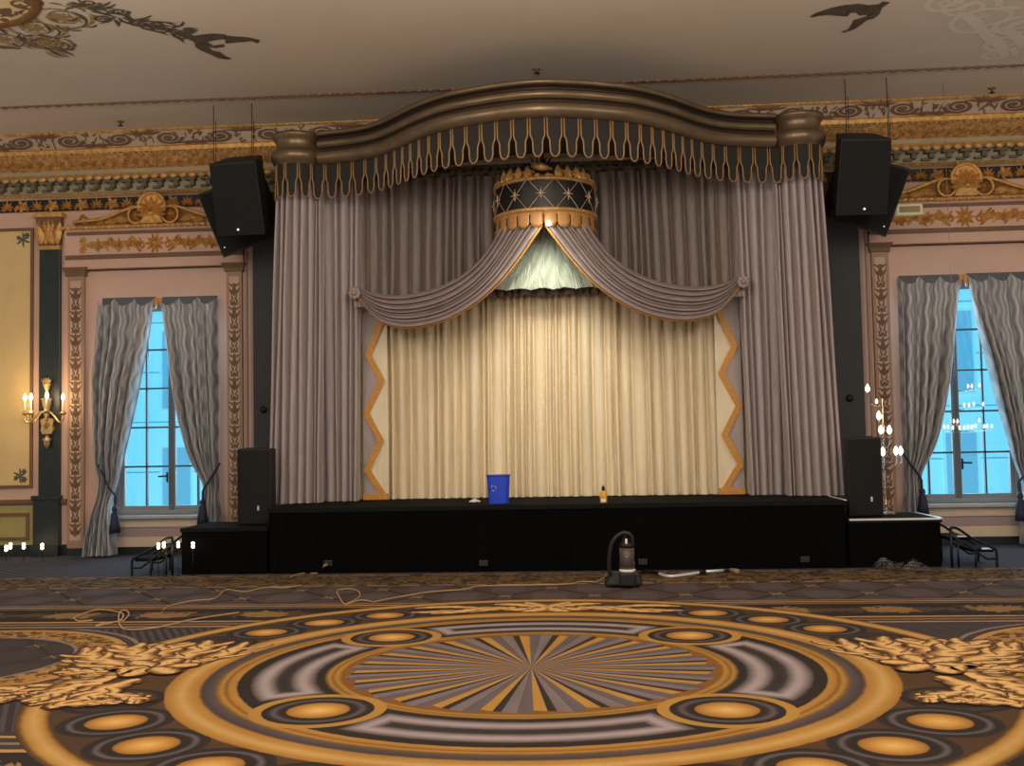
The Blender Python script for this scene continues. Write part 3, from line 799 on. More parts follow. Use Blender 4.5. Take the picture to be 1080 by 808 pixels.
# ------------------------------------------------------------------ windows
WIN = []
def window(idx, flip):
    fr_ = MB(); t = lambda m: m.mirrored() if flip else m
    Y0, Y1 = YW + .10, YW + .17
    X0, X1, Z0, Z1 = wx0, wx1, wz0, wz1
    frame(fr_, X0, X1, Z0, Z1, Y1 + .05, .07, .16)
    root = struct(t(fr_).build('window_%d' % idx, M_sash, bevel=.006))
    Xg = lambda px: W(px, 500, Y0).x
    sash = MB(); pane = MB(); bars = MB()
    zg0, zg1 = W(155, 533.5, Y0).z, W(172, 328, Y0).z
    cL = (Xg(131.5), Xg(177.5)); cR = (Xg(185), Xg(225))
    for (g0, g1), mid in ((cL, 154.3), (cR, 208.5)):
        sash.box(g0 - .09, g0, Y0, Y1, zg0 - .1, zg1 + .1); sash.box(g1, g1 + .045, Y0, Y1, zg0 - .1, zg1 + .1)
        sash.box(g0, g1, Y0, Y1, zg0 - .1, zg0); sash.box(g0, g1, Y0, Y1, zg1, zg1 + .1)
        bars.box(Xg(mid) - .013, Xg(mid) + .013, Y0 + .01, Y1 - .01, zg0, zg1)
        for k in range(1, 5):
            z = zg0 + (zg1 - zg0) * k / 5; bars.box(g0, g1, Y0 + .01, Y1 - .01, z - .014, z + .014)
    # window light: thin glass panes
    for (g0, g1) in (cL, cR): pane.box(g0, g1, Y0 + .03, Y0 + .034, zg0, zg1)
    t(sash).build('sash', M_sash, root, bevel=.004); t(bars).build('glazing_bar', mat('dark window bars', (70, 84, 92), .5), root)
    t(pane).build('pane', M_pane, root)
    sp = MB(); xm = Xg(181.3); sp.box(xm - .035, xm + .035, Y0 - .03, Y0, zg0 - .1, zg1 + .1); t(sp).build('meeting_stile', mat('shadowed window wood', (96, 102, 108), .5), root)
    hd = MB(); c = W(176.5, 502, Y0 - .03); hd.tube([c, c + Vector((0, -.05, 0)), c + Vector((-.12, -.06, -.005))], .014, 6); hd.tube([c + Vector((.0, -.01, .06)), c + Vector((.0, -.01, -.1))], .016, 6)
    t(hd).build('handle', M_steel, root)
    sl = MB().box(X0 - .1, X1 + .1, YW - .14, YW + .15, wz0 - .05, wz0); 
    t(sl).build('sill', mat('pale window sill', (176, 182, 186), .4), root, bevel=.006)
    ap = MB().box(X0 - .08, X1 + .08, YW - .04, YW, W(176, 555.5, YW).z, wz0 - .05); t(ap).build('apron', M_cream, root)
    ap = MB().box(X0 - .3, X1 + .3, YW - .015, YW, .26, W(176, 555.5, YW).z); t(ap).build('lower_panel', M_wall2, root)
    ap = MB().box(X0 - .3, X1 + .3, YW - .025, YW, .12, .27); t(ap).build('skirting_band', M_cream, root)
    return root
def pane_mat():
    m = bpy.data.materials.new('window glass'); m.use_nodes = True; nt = m.node_tree
    for n in list(nt.nodes): nt.nodes.remove(n)
    o = nn(nt, 'ShaderNodeOutputMaterial'); tr = nn(nt, 'ShaderNodeBsdfTransparent'); gl = nn(nt, 'ShaderNodeBsdfGlossy'); mx_ = nn(nt, 'ShaderNodeMixShader')
    tr.inputs[0].default_value = (.86, .97, 1, 1); gl.inputs['Roughness'].default_value = .02; mx_.inputs[0].default_value = .05
    nt.links.new(tr.outputs[0], mx_.inputs[1]); nt.links.new(gl.outputs[0], mx_.inputs[2]); nt.links.new(mx_.outputs[0], o.inputs[0])
    return m
M_pane = pane_mat()
window(1, False); window(2, True)
# building across the light well
def facade(flip, label):  # outdoor daylight is put into these materials as cyan emission
    t = lambda m: m.mirrored() if flip else m
    Yb = YW + 2.6
    x0, x1 = wx0 - 1.3, wx1 + 2.0
    c = ((x0 + x1) / 2, Yb + .2, -.5)
    if flip: c = tuple(mx(c))
    root = thing('neighbouring_building', c, label, 'building', 'neighbouring buildings')
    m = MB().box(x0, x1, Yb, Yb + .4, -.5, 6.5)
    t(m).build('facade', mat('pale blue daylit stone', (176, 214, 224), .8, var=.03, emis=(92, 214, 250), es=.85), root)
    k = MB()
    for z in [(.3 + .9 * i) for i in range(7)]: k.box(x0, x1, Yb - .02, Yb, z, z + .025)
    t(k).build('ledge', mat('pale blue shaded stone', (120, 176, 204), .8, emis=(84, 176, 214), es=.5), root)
    for (wx_, wz_) in ((x0 + 1.0, .2), (x0 + 2.0, .2), (x0 + 2.75, .2), (x0 + 1.0, 2.3), (x0 + 2.0, 2.3), (x0 + 2.75, 2.3)):
        w = MB(); frame(w, wx_, wx_ + .62, wz_, wz_ + 1.5, Yb, .05, .04)
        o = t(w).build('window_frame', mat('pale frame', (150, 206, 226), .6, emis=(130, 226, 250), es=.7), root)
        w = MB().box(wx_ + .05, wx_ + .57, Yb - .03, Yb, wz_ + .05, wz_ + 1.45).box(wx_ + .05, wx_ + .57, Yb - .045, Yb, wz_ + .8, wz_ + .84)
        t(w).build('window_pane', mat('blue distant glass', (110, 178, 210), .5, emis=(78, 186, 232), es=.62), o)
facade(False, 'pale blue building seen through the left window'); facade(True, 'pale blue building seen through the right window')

# ------------------------------------------------------------------ curtains
def warpfn(n, seed):
    r = random.Random(seed); ws = [r.uniform(.5, 1.7) for _ in range(n)]; tot = sum(ws); acc = [0]
    for w in ws: acc.append(acc[-1] + w / tot)
    amp = [r.uniform(.65, 1.25) for _ in range(n + 1)]
    def f(u):
        for i in range(n):
            if u <= acc[i + 1] or i == n - 1:
                t = (u - acc[i]) / (acc[i + 1] - acc[i]); return i, max(0, min(1, t)), amp[i]
    return f
def foldprof(t):
    q = abs(2 * max(0, min(1, t)) - 1) / .84; return sqrt(max(0, 1 - q ** 2.2)) if q < 1 else 0.0
def drape(mb, P, nf, amp, seed, nu=None, nv=14, nrm=(0, -1, 0), top=1.0, shift=.25):
    # P(u, v): base surface; folds pushed along nrm, v = 0 at the top
    wf = warpfn(nf, seed); r = random.Random(seed + 99); ph = [r.uniform(0, 6.28) for _ in range(4)]
    nrm = Vector(nrm); nu = nu or nf * 16
    def fn(u, v):
        uu = u + shift / nf * .4 * sin(2.2 * v + ph[0] + 5 * u) * sin(pi * u)
        uu = max(0, min(1, uu))
        i, t, a = wf(uu)
        d = amp * a * foldprof(t) * (top + (1 - top) * v)
        d += amp * .22 * sin(7 * v + ph[1] + 3 * i) * sin(pi * t)
        return Vector(P(u, v)) + nrm * d
    mb.grid(fn, nu, nv)
def lerpP(topf, botf):
    return lambda u, v: topf(u).lerp(botf(u), v)

# --- pelmet plan: from the curved lower edge of the moulding
ZP = W(337, 174, 14.75).z
edge = [(337, 174), (379, 169.5), (408.5, 162), (438, 148.7), (468, 138.3), (498, 132.4), (527, 128), (580, 123.6)]
half = [F(px, py, ZP) for px, py in edge]
half[-1].x = XS
halfR = [mx(p) for p in half[:-1]][::-1]
redge = [(623, 124.3), (664, 126.8), (702, 133), (737, 142), (765, 149.5), (822, 155)]
plan = half + halfR
plan = [Vector((p.x, p.y, 0)) for p in plan]
PL = spline(plan, 10)
# smooth
for _ in range(6):
    PL = [PL[0]] + [(PL[i - 1] + PL[i] * 2 + PL[i + 1]) / 4 for i in range(1, len(PL) - 1)] + [PL[-1]]
pf, plen = curve_at(PL)
PT = [Vector((PL[0].x - .13, PL[0].y, 0))] + PL + [Vector((PL[-1].x + .13, PL[-1].y, 0))]
pt_, ptlen = curve_at(PT)
def ptnorm(t):
    d = (pt_(min(1, t + .004)) - pt_(max(0, t - .004))).normalized(); return Vector((d.y, -d.x, 0))
def ptan(t):
    d = pf(min(1, t + .004)) - pf(max(0, t - .004)); return d.normalized()
def pnorm(t):
    d = ptan(t); return Vector((d.y, -d.x, 0))
pel = thing('stage_pelmet', (XS, 14.5, ZP), 'bronze gilt moulded pelmet curving out over the stage with a black tabbed valance', 'pelmet')
HM = W(337, 140, 14.75).z - ZP
mprof = [(-.12, 0, 1), (.0, 0, 0), (.04, .0, 0), (.075, .03, 0), (.10, .08, 0), (.10, .125, 0), (.08, .155, 1), (.02, .17, 1), (.02, .20, 1), (.06, .215, 0), (.085, .25, 0), (.085, .285, 0), (.065, .305, 1), (.015, .32, 1), (.015, .35, 1), (.09, .365, 0), (.11, .38, 0), (.11, .42, 1), (.06, .43, 1), (-.12, .43, 1)]
def sweep(mb, prof, f, fn_, n, zb, sc):
    vs = []
    for i in range(n + 1):
        t = i / n; p = f(t); q = fn_(t)
        for (o, z, m) in prof: vs.append(p + q * o + Vector((0, 0, zb + z * sc)))
    k = len(prof); o0 = len(mb.v); mb.v += vs
    for i in range(n):
        for j in range(k - 1):
            mb.f.append([o0 + i * k + j, o0 + (i + 1) * k + j, o0 + (i + 1) * k + j + 1, o0 + i * k + j + 1]); mb.sm.append(True); mb.mi.append(prof[j][2])
mm = MB(); sweep(mm, mprof, pf, pnorm, 120, ZP, HM / .43)
mm.build('moulding', [M_bronze, M_bronzed], pel)
# columns at the ends
capc = Vector((W(311, 165, 14.75).x, 14.75 + .12, 0)); capR = .33
cprof = [(.30, -.02), (.30, .0), (.325, .02), (.36, .08), (.37, .14), (.35, .18), (.30, .20), (.29, .22), (.29, .30), (.31, .34), (.34, .38), (.345, .42), (.2, .43)]
for c in (capc, mx(capc)):
    m = MB(); m.lathe([(r, z * HM / .43 + .0) for r, z in cprof], (c.x, c.y, ZP), 40); m.build('column_cap', M_bronze, pel)
# valance tabs
def tab(f, fn_, t0, wt, tot, zb, h):
    # closed outline in (s in metres from centre, z)
    ss = [(-.425, 0), (-.425, -.40), (-.41, -.46), (-.33, -.54), (-.285, -.61), (-.275, -.84), (-.22, -.93), (-.10, -1)]
    o = ss + [(-a, b) for a, b in ss[::-1]]
    def M(a, b, hh):
        t = t0 + a * wt / tot; p = f(t); q = fn_(t)
        return p + q * (hh - .01) + Vector((0, 0, zb + b * h))
    m = MB()
    # surface strips across so that it follows the curve
    vs = []; fs = []
    for (a, b) in ss:
        for k in range(5): vs.append(M(a + (-2 * a) * k / 4, b, 0))
    for i in range(len(ss) - 1):
        for k in range(4): fs.append((i * 5 + k, (i + 1) * 5 + k, (i + 1) * 5 + k + 1, i * 5 + k + 1))
    m.add(vs, fs)
    ob = m.build('fabric_tab', M_tab, pel, solid=.006)
    g = MB(); g.tube([M(a, b, .006) for a, b in o], .0105, 5, flat=1); g.build('gold_edging', M_tabt, ob)
HT = W(320, 173, 14.6).z - W(320, 201, 14.6).z
HT = .47
n_t = int(round((ptlen) / .208)); wt = ptlen / n_t
for i in range(n_t): tab(pt_, ptnorm, (i + .5) / n_t, wt, ptlen, ZP, HT)
for c, sgn in ((capc, 1), (mx(capc), -1)):
    fa = lambda t, c=c: c + Vector((.31 * cos(pi + pi * t), .31 * sin(pi + pi * t), 0)); fb = lambda t: Vector((cos(pi + pi * t), sin(pi + pi * t), 0))
    for i in range(5): tab(fa, fb, (i + .5) / 5, pi * .31 / 5, pi * .31, ZP, HT)
# dark soffit board behind
sb = MB(); sweep(sb, [(-.05, .02, 0), (-1.7, .02, 0)], pf, lambda t: Vector((0, -1, 0)), 60, ZP, 1); sb.build('soffit', M_tab, pel)

# --- wing curtains
def zline(px0, px1, Y0, Y1, z=None, py=None):
    def f(u):
        Y = Y0 + (Y1 - Y0) * u; p = W(px0 + (px1 - px0) * u, 400 if py is None else py, Y)
        if z is not None: p.z = z
        return p
    return f
ZTOP = ZP + .012
def wing(flip, label):
    tt = (lambda m: m.mirrored()) if flip else (lambda m: m)
    c = Vector((-4.1, 14.9, ZS)); c = mx(c) if flip else c
    root = thing('wing_curtain', c, label, 'curtain', 'wing curtains')
    # outer leg wraps round the column cap
    xa, xb = W(284.5, 531, 15.0).x, W(342, 529, 15.05).x
    xta, xtb = W(294, 205, 15.0).x, W(340, 200, 14.85).x
    def top(u):
        a = pi * (1.0 - .02 - .75 * u); return Vector((xta + (xtb - xta) * u, 15.0 - .13 * sin(pi * min(1, u * 1.1)), ZTOP))
    def bot(u): return Vector((xa + (xb - xa) * u, 15.0 - .16 * sin(pi * min(1, u * 1.15)), ZS + .012))
    m = MB(); drape(m, lerpP(top, bot), 8, .15, 5, nv=20, shift=.3); tt(m).build('outer_leg', M_grey, root)
    m = MB()
    xa, xb = W(338, 529, 15.2).x, W(379, 527, 15.25).x
    def top2(u): return Vector((W(330 + 52 * u, 250, 15.2).x, 15.2 + .05 * u, ZTOP))
    def bot2(u): return Vector((xa + (xb - xa) * u, 15.25, ZS + .012))
    drape(m, lerpP(top2, bot2), 6, .13, 8, nv=20, shift=.2); tt(m).build('inner_leg', M_grey, root)
wing(False, 'floor length lavender grey wing curtain at the left end of the stage')
wing(True, 'floor length lavender grey wing curtain at the right end of the stage')

# --- upper back drapes
def upper(flip, label):
    tt = (lambda m: m.mirrored()) if flip else (lambda m: m)
    Y = 15.34
    x0, x1 = W(368, 250, Y).x, XS - .004
    zb0 = W(400, 318, Y).z
    m = MB()
    def top(u): return Vector((x0 + (x1 - x0) * u, Y, ZP - .12))
    def bot(u):
        x = x0 + (x1 - x0) * u; return Vector((x, Y, zb0 + .02 * sin(9 * u)))
    drape(m, lerpP(top, bot), 20, .14, 21, nv=16, shift=.4)
    r = tt(m).build('upper_drape', M_greyd); tag(r, label, 'curtain', 'upper stage drapes')
    h = MB(); zh0, zh1 = W(600, 169, Y - .1).z, ZP + .012
    h.box(x0, x1, Y - .24, Y - .19, zh0, zh1); tt(h).build('heading_band', mat('dark taupe heading', (150, 141, 134), .8, var=.1), r)
upper(False, 'dark taupe pleated drape above the left swag beside the crown'); upper(True, 'dark taupe pleated drape above the right swag beside the crown')

# --- main cream curtain
YM = 15.55
m = MB()
x0, x1 = W(371, 526, YM).x, 2 * XS - W(371, 526, YM).x
zt = W(578, 290, YM).z
drape(m, lambda u, v: Vector((x0 + (x1 - x0) * u, YM + .08, zt + (ZS + .012 - zt) * v)), 46, .12, 31, nu=780, nv=20, shift=.4)
tag(m.build('stage_curtain', M_creamc), 'wide cream satin pleated curtain closing the back of the stage', 'curtain')
# --- zigzag bordered panels
def zig(flip, label):
    tt = (lambda m: m.mirrored()) if flip else (lambda m: m)
    Y = 15.40
    pts = [(404, 336), (388.5, 375), (403, 402), (386.5, 436), (402, 465), (387.5, 496), (405, 523)]
    P = [W(a, b, Y) for a, b in pts]
    xl_ = W(383, 430, Y).x
    m = MB()
    def fn(u, v):
        i = v * (len(P) - 1); k = min(len(P) - 2, int(i)); e = P[k].lerp(P[k + 1], i - k)
        x = xl_ + (e.x - xl_) * u
        return (x, Y + .015 * sin(8 * v + 3 * u), e.z)
    m.grid(fn, 6, (len(P) - 1) * 6)
    zt_ = W(390, 306, Y).z
    m.grid(lambda u, v: (xl_ + (P[0].x - xl_) * u, Y + .012 * sin(4 * u), zt_ + (P[0].z - zt_) * v), 6, 4)
    root = tt(m).build('zigzag_panel', M_grey); tag(root, label, 'curtain', 'zigzag bordered panels')
    cm = MB(); xr_ = W(409, 430, Y).x
    def fn2(u, v):
        i = v * (len(P) - 1); k = min(len(P) - 2, int(i)); e = P[k].lerp(P[k + 1], i - k)
        return (e.x + (xr_ - e.x) * u, Y + .02 * u + .012 * sin(7 * v + 4 * u), e.z)
    cm.grid(fn2, 6, (len(P) - 1) * 6); tt(cm).build('cream_panel', M_creamc, root)
    z = MB(); w = .042; L_ = []
    for i, p in enumerate(P):
        d0 = (P[i] - P[i - 1]).normalized() if i else (P[1] - P[0]).normalized()
        d1 = (P[i + 1] - P[i]).normalized() if i < len(P) - 1 else d0
        n0 = Vector((-d0.z, 0, d0.x)); n1 = Vector((-d1.z, 0, d1.x)); q = (n0 + n1).normalized(); q = q * (w / max(.35, q.dot(n0)))
        L_.append((p + q, p - q))
    for (a0_, a1_), (b0_, b1_) in zip(L_, L_[1:]):
        k = Vector((0, -.014, 0)); g_ = Vector((0, -.030, 0))
        z.hexa([a0_ + k, a1_ + k, a1_ + g_, a0_ + g_, b0_ + k, b1_ + k, b1_ + g_, b0_ + g_])
    zb = ZS + .015
    z.box(xl_ - .005, xr_ + .0, Y - .035, Y - .01, zb, zb + .085)
    tt(z).build('zigzag_border', M_trim, root)
zig(False, 'grey side panel with ochre zigzag border at the left edge of the cream curtain')
zig(True, 'grey side panel with ochre zigzag border at the right edge of the cream curtain')

# --- crown canopy
YCR = 14.95
cw0, cw1 = W(526.4, 205, YCR), W(631.4, 205, YCR); CR = (cw1.x - cw0.x) / 2; CX = XS
YFc = YCR - CR
zr1 = W(579, 187.5, YFc).z; zr0 = W(579, 220, YFc).z; zsc = W(579, 239.5, YFc).z
crown = thing('crown_canopy', (CX, YCR, zr0), 'black and gold drum crown hanging above the stage curtain', 'canopy')
m = MB(); m.lathe([(CR * .985, 0), (CR, zr1 - zr0)], (CX, YCR, zr0), 48, cap=False); m.lathe([(0, (zr1 - zr0) * .8), (CR * .98, (zr1 - zr0) * .8)], (CX, YCR, zr0), 48, cap=False)
m.build('drum', mat('black lacquered drum', (20, 18, 17), .45, var=.1), crown)
m = MB()
for z in (zr0, zr1):
    m.tube([(CX + CR * 1.01 * cos(2 * pi * k / 48), YCR + CR * 1.01 * sin(2 * pi * k / 48), z) for k in range(48)], .028, 8, closed=True)
m.build('gold_rim', M_gold, crown)
m = MB()
DM = lambda a, b, h: Vector((CX + (CR + .008 + h) * sin(a), YCR - (CR + .008 + h) * cos(a), zr0 + b))
hd = zr1 - zr0
for k in range(12):
    a = radians(30 * k - 2); 
    for s in (-1, 1): m.tube([DM(a + s * radians(15) * t / 6, hd * (.5 + .5 * t / 6) if 1 else 0, .004) for t in range(-6, 7)], .006, 5)
m.build('lattice', mat('pale gilt wire', (210, 180, 150), .35, .5), crown)
for k in range(12):
    a = radians(30 * k - 2); m = MB()
    for q in range(4):
        dx, dz = [(1, 0), (0, 1), (-1, 0), (0, -1)][q]
        m.tube([DM(a, hd * .5, .02), DM(a + dx * .075 / CR, hd * .5 + dz * .085, .015)], [.014, .007], 5)
    m.ball(DM(a, hd * .5, .02), .024, 8, 6)
    m.build('star_boss', MATS['pale gilt wire'], crown)
m = MB()      # scalloped apron
NS = 24
def ap(u, v):
    a = 2 * pi * u; t = (u * NS) % 1.0
    dep = (zr0 - zsc) * (.62 + .38 * sqrt(max(0, 1 - (2 * t - 1) ** 2)))
    r = CR * (1.0 + .02 * v - .01 * (abs(2 * t - 1) ** 4) * 2)
    return (CX + r * sin(a), YCR - r * cos(a), zr0 - dep * v)
m.grid(ap, NS * 10, 4); m.build('scalloped_apron', mat('copper gold satin', (190, 138, 82), .45, .15, var=.1), crown, solid=.01)
m = MB()
for k in range(NS):
    a = 2 * pi * k / NS
    m.tube([(CX + CR * 1.02 * sin(a), YCR - CR * 1.02 * cos(a), zr0 - .07), (CX + CR * 1.03 * sin(a), YCR - CR * 1.03 * cos(a), zr0 - (zr0 - zsc) * .75)], .007, 5)
m.build('apron_seam', M_bronzed, crown)
m = MB()
for k in range(60):
    a = 2 * pi * k / 60
    hs_ = 1.0 if .22 < abs((a + pi) % (2 * pi) - pi) < .95 else .42
    Mx = lambda p, q, h, a=a: Vector((CX + (CR * .97 + h - .25 * max(0, q - .1)) * sin(a) + p * cos(a), YCR - (CR * .97 + h - .25 * max(0, q - .1)) * cos(a) + p * sin(a), zr1 + q))
    if k % 2: leaf(m, Mx, 0, 0, pi / 2, .19 * hs_, .1, .05); spiral(m, Mx, .05, .07 * hs_, .05 * hs_, 0, 1.2, .03, 1, .04, 10)
    else: leaf(m, Mx, -.04, 0, pi / 2 + .5, .16 * hs_, .08, .05, -.8); leaf(m, Mx, .04, 0, pi / 2 - .5, .16 * hs_, .08, .05, .8)
m.build('leaf_cresting', mat('bright gilt cresting', (240, 192, 120), .35, .35, var=.3, vscale=20), crown)
m = MB()
for k in range(11):
    a = (k - 5) / 5 * 1.25; L_ = .26 + .05 * (k % 2)
    m.tube([(CX - .02 + .06 * sin(a), YFc + .15, zr1 + .14), (CX - .02 + L_ * sin(a), YFc + .15, zr1 + .10 + L_ * cos(a) * .82)], [.028, .004], 6)
m.lathe([(0, .02), (.2, .03), (.22, .08), (.14, .13), (.1, .2), (0, .24)], (CX - .02, YFc + .22, zr1 - .02), 20)
m.build('spiked_crest', mat('dark bronze crest', (58, 40, 26), .45, .6, var=.2), crown)
m = MB(); m.tube([(CX - .13, YFc + .1, zr1 + .2), (CX - .02, YFc + .04, zr1 + .16), (CX + .12, YFc + .1, zr1 + .14)], [.05, .06, .02], 8); m.build('gilt_ribbon', MATS['bright gilt cresting'], crown)
m = MB(); m.tube([(CX, YFc + .25, zr1 + .1), (CX, YFc + .25, ZP + .02)], .014, 8); m.tube([(CX, YCR, zr0 + hd * .8), (CX, YCR, ZP + .02)], .012, 8); m.build('hanging_rod', M_steel, crown)
m = MB(); lc = W(578.5, 236.5, YFc - .05); m.lathe([(0, .0), (.03, .006), (.034, .03), (.026, .06), (0, .07)], (lc.x, lc.y, lc.z - .02), 14); m.build('downlight', mat('lit downlight lens', (255, 255, 255), .3, emis=(255, 255, 250), es=8), crown)

# --- swags
def swag(flip, label):
    tt = (lambda m: m.mirrored()) if flip else (lambda m: m)
    def pts(L): return [W(a, b, Y) for a, b, Y in L]
    up = spline(pts([(529, 236, 14.62), (519, 256, 14.68), (503, 277, 14.74), (482, 293, 14.8), (455, 305, 14.86), (425, 311, 14.92), (400, 310, 14.95), (377, 303, 14.98)]), 8)
    lo = spline(pts([(572, 238, 14.32), (560, 256, 14.38), (546, 276, 14.42), (526, 300, 14.46), (500, 322, 14.52), (468, 339, 14.60), (432, 346, 14.70), (404, 340, 14.82), (387, 324, 14.92), (376, 309, 14.98)]), 8)
    fu, _ = curve_at(up); fl_, _ = curve_at(lo)
    m = MB(); NFo = 8; swf = warpfn(8, 12)
    r = random.Random(3 if not flip else 3)
    def fn(u, v):
        a, b = fu(u), fl_(u)
        p = a.lerp(b, v)
        env = min(1, u / .06) * .45 + .55; env *= min(1, (1 - u) / .10) ** .8 if u > .9 else 1
        vv = max(0, min(1, v + .05 * sin(3.1 * u + 2) * sin(pi * v) + .02 * sin(11 * u) * sin(pi * v)))
        _i, fr2, _a = swf(vv)
        d = .11 * _a * (sin(pi * fr2) ** .75) * env + .25 * sin(pi * v) * .18
        sag = .03 * sin(pi * u)
        return p + Vector((0, -d, -.03 * (sin(pi * fr2)) * env))
    m.grid(fn, 70, NFo * 14)
    c = Vector((fu(1))); c = mx(c) if flip else c
    root = thing('swag_drape', c, label, 'curtain', 'stage swags')
    tt(m).build('swag', M_swag, root)
    g = MB(); g.tube([p + Vector((0, -.05, -.005)) for p in lo], .014, 6); tt(g).build('gold_piping', M_trim, root)
    ro_ = MB(); cc_ = W(374, 309, 14.86)
    Mr = lambda a, b, h: Vector((cc_.x + a, cc_.y - h, cc_.z + b))
    for k in range(8):
        an = 2 * pi * k / 8; ro_.ball((cc_.x + .052 * cos(an), cc_.y, cc_.z + .052 * sin(an)), .042, 8, 6, (1, .7, 1))
    ro_.ball((cc_.x, cc_.y - .03, cc_.z), .04, 10, 7); ro_.tube([(cc_.x, cc_.y, cc_.z), (cc_.x, cc_.y + .2, cc_.z)], .07, 10)
    tt(ro_).build('rosette', M_swag, root)
    # little tail under the rosette
    tl = MB(); e0 = W(372, 318, 14.93); e1 = W(386, 318, 14.93)
    drape(tl, lambda u, v: Vector((e0.x + (e1.x - e0.x) * u, 15.0, cc_.z - .02 + (-.16) * v)), 3, .03, 4, nv=4); tt(tl).build('gathered_tail', M_swag, root)
swag(False, 'mauve satin swag sweeping from the crown to the left rosette'); swag(True, 'mauve satin swag sweeping from the crown to the right rosette')

# --- gathered mint valance under the crown
m = MB(); Yv = 15.02
ap_ = W(578, 232, Yv); bl_ = W(512, 306, Yv); br_ = mx(bl_)
def fnv(u, v):
    x = bl_.x + (br_.x - bl_.x) * u
    a = Vector((CX + (u - .5) * .25, Yv, ap_.z)); b = Vector((x, Yv - .05 * cos(pi * (u - .5)), bl_.z - .03 + .045 * abs(sin(u * 17)) * .6))
    p = a.lerp(b, v)
    n = 46; t = (u * n + .5 * sin(9 * v + u * 31) + .6 * sin(u * 47)) % 1.0
    d = .07 * (.4 + .6 * abs(sin(u * 23))) * foldprof(t) * (.4 + .6 * v) + .10 * sin(pi * min(1, v * 1.02)) * (v ** 2)
    return p + Vector((0, -d, 0))
m.grid(fnv, 560, 18)
tag(m.build('gathered_valance', M_mint), 'pale mint fan gathered satin valance directly under the crown', 'valance')

# ------------------------------------------------------------------ stage and platforms
sx0, sx1 = W(282, 535, YF).x, 2 * XS - W(282, 535, YF).x
sx1 = W(893, 530, YF).x
st = thing('stage_platform', ((sx0 + sx1) / 2, YF + 1.3, 0), 'long black skirted stage platform with charcoal deck', 'stage')
MB().box(sx0, sx1, YF, YW - .03, ZS - .06, ZS).build('deck', M_deck, st, bevel=.006)
def skirt(name, xa, xb, ya, yb, h, parent):
    m = MB(); L1 = yb - ya; L2 = xb - xa; tot = 2 * L1 + L2
    def fn(u, v):
        d = u * tot
        if d < L1: p = Vector((xa, yb - d, 0)); n = Vector((-1, 0, 0))
        elif d < L1 + L2: p = Vector((xa + d - L1, ya, 0)); n = Vector((0, -1, 0))
        else: p = Vector((xb, ya + d - L1 - L2, 0)); n = Vector((1, 0, 0))
        w = .006 + .006 * sin(d * 26) * sin(d * 3.1)
        return p + n * w + Vector((0, 0, .004 + (h - .004) * (1 - v)))
    m.grid(fn, int(tot * 24), 4); return m.build(name, M_skirt, parent)
skirt('skirt', sx0 + .02, sx1 - .02, YF + .02, YW - .1, ZS - .04, st)
for q in ((346, 594), (510, 594), (678, 592.5), (849, 590)):
    c = W(q[0], q[1], YF); m = MB().box(c.x - .055, c.x + .055, YF - .012, YF + .03, c.z - .035, c.z + .035)
    o = m.build('power_outlet', mat('dark outlet plate', (44, 42, 40), .5), st, bevel=.004)
    m = MB()
    for s in (-.026, .026): m.box(c.x + s - .014, c.x + s + .014, YF - .015, YF - .01, c.z - .02, c.z + .02)
    m.build('socket_face', mat('dark outlet face', (30, 29, 28), .4), o)
MB().box(sx1 - .03, sx1 + .004, YF, YF + .95, ZS - .004, ZS + .006).build('edge_trim', M_edge, st)
def riser(flip, label):
    xa, xb = W(189, 557, YF).x, sx0 - .01
    if flip: xa, xb = sx1 + .01, W(994.5, 548, YF).x
    r = thing('speaker_platform', ((xa + xb) / 2, YF + .6, 0), label, 'platform', 'low side platforms')
    MB().box(xa, xb, YF + .02, YF + 1.15, ZB - .05, ZB).build('deck', M_deck, r, bevel=.006)
    skirt('skirt', xa + .02, xb - .02, YF + .04, YF + 1.13, ZB - .03, r)
    if flip:
        MB().box(xa + .02, xb - .02, YF + .012, YF + .05, ZB - .016, ZB + .006).box(xb - .03, xb + .004, YF + .02, YF + 1.1, ZB - .012, ZB + .006).build('edge_trim', M_edge, r)
riser(False, 'low black skirted platform at the left end of the stage'); riser(True, 'low black skirted platform with pale edging at the right end of the stage')

# floor speakers
def floor_speaker(c0, c1, top, Y, label):
    x0, x1 = c0, c1; r = thing('floor_speaker', ((x0 + x1) / 2, Y + .2, ZB), label, 'speaker', 'floor speakers on the platforms')
    d = .42; h = top - ZB; k = .05
    m = MB(); pol_ = [(x0, Y + .03), (x1, Y + .03), (x1 - k, Y + d), (x0 + k, Y + d)]
    m.prism(pol_, lambda a, b, hh: Vector((a, b, hh)), ZB, top); m.build('cabinet', M_plast, r, bevel=.02)
    m = MB()
    def fn(u, v):
        x = x0 + .012 + (x1 - x0 - .024) * u; return (x, Y + .025 - .03 * sin(pi * u) ** .6, ZB + .03 + (h - .06) * v)
    m.grid(fn, 14, 10); m.build('grille', M_grille, r)
    cx = x0 + (x1 - x0) * .64
    MB().box(cx - .012, cx + .012, Y - .012, Y + .0, ZB + .20, ZB + .26).build('badge', mat('small silver badge', (170, 180, 186), .4, emis=(150, 165, 180), es=.15), r)
    m = MB().box(x0 + .2 * (x1 - x0), x0 + .8 * (x1 - x0), Y + .1, Y + .2, top - .004, top + .012); m.build('carry_handle', M_steel, r, bevel=.004)
YSP = YF + .33
l0, l1 = W(249, 510, YSP).x, W(285.5, 510, YSP).x; tp = W(265, 473, YSP).z
floor_speaker(l0, l1, tp, YSP, 'black floor speaker on the left platform')
l0, l1 = W(895, 510, YSP).x, W(932, 510, YSP).x; tp = W(910, 461, YSP).z
floor_speaker(l0, l1, tp, YSP, 'black floor speaker on the right platform')

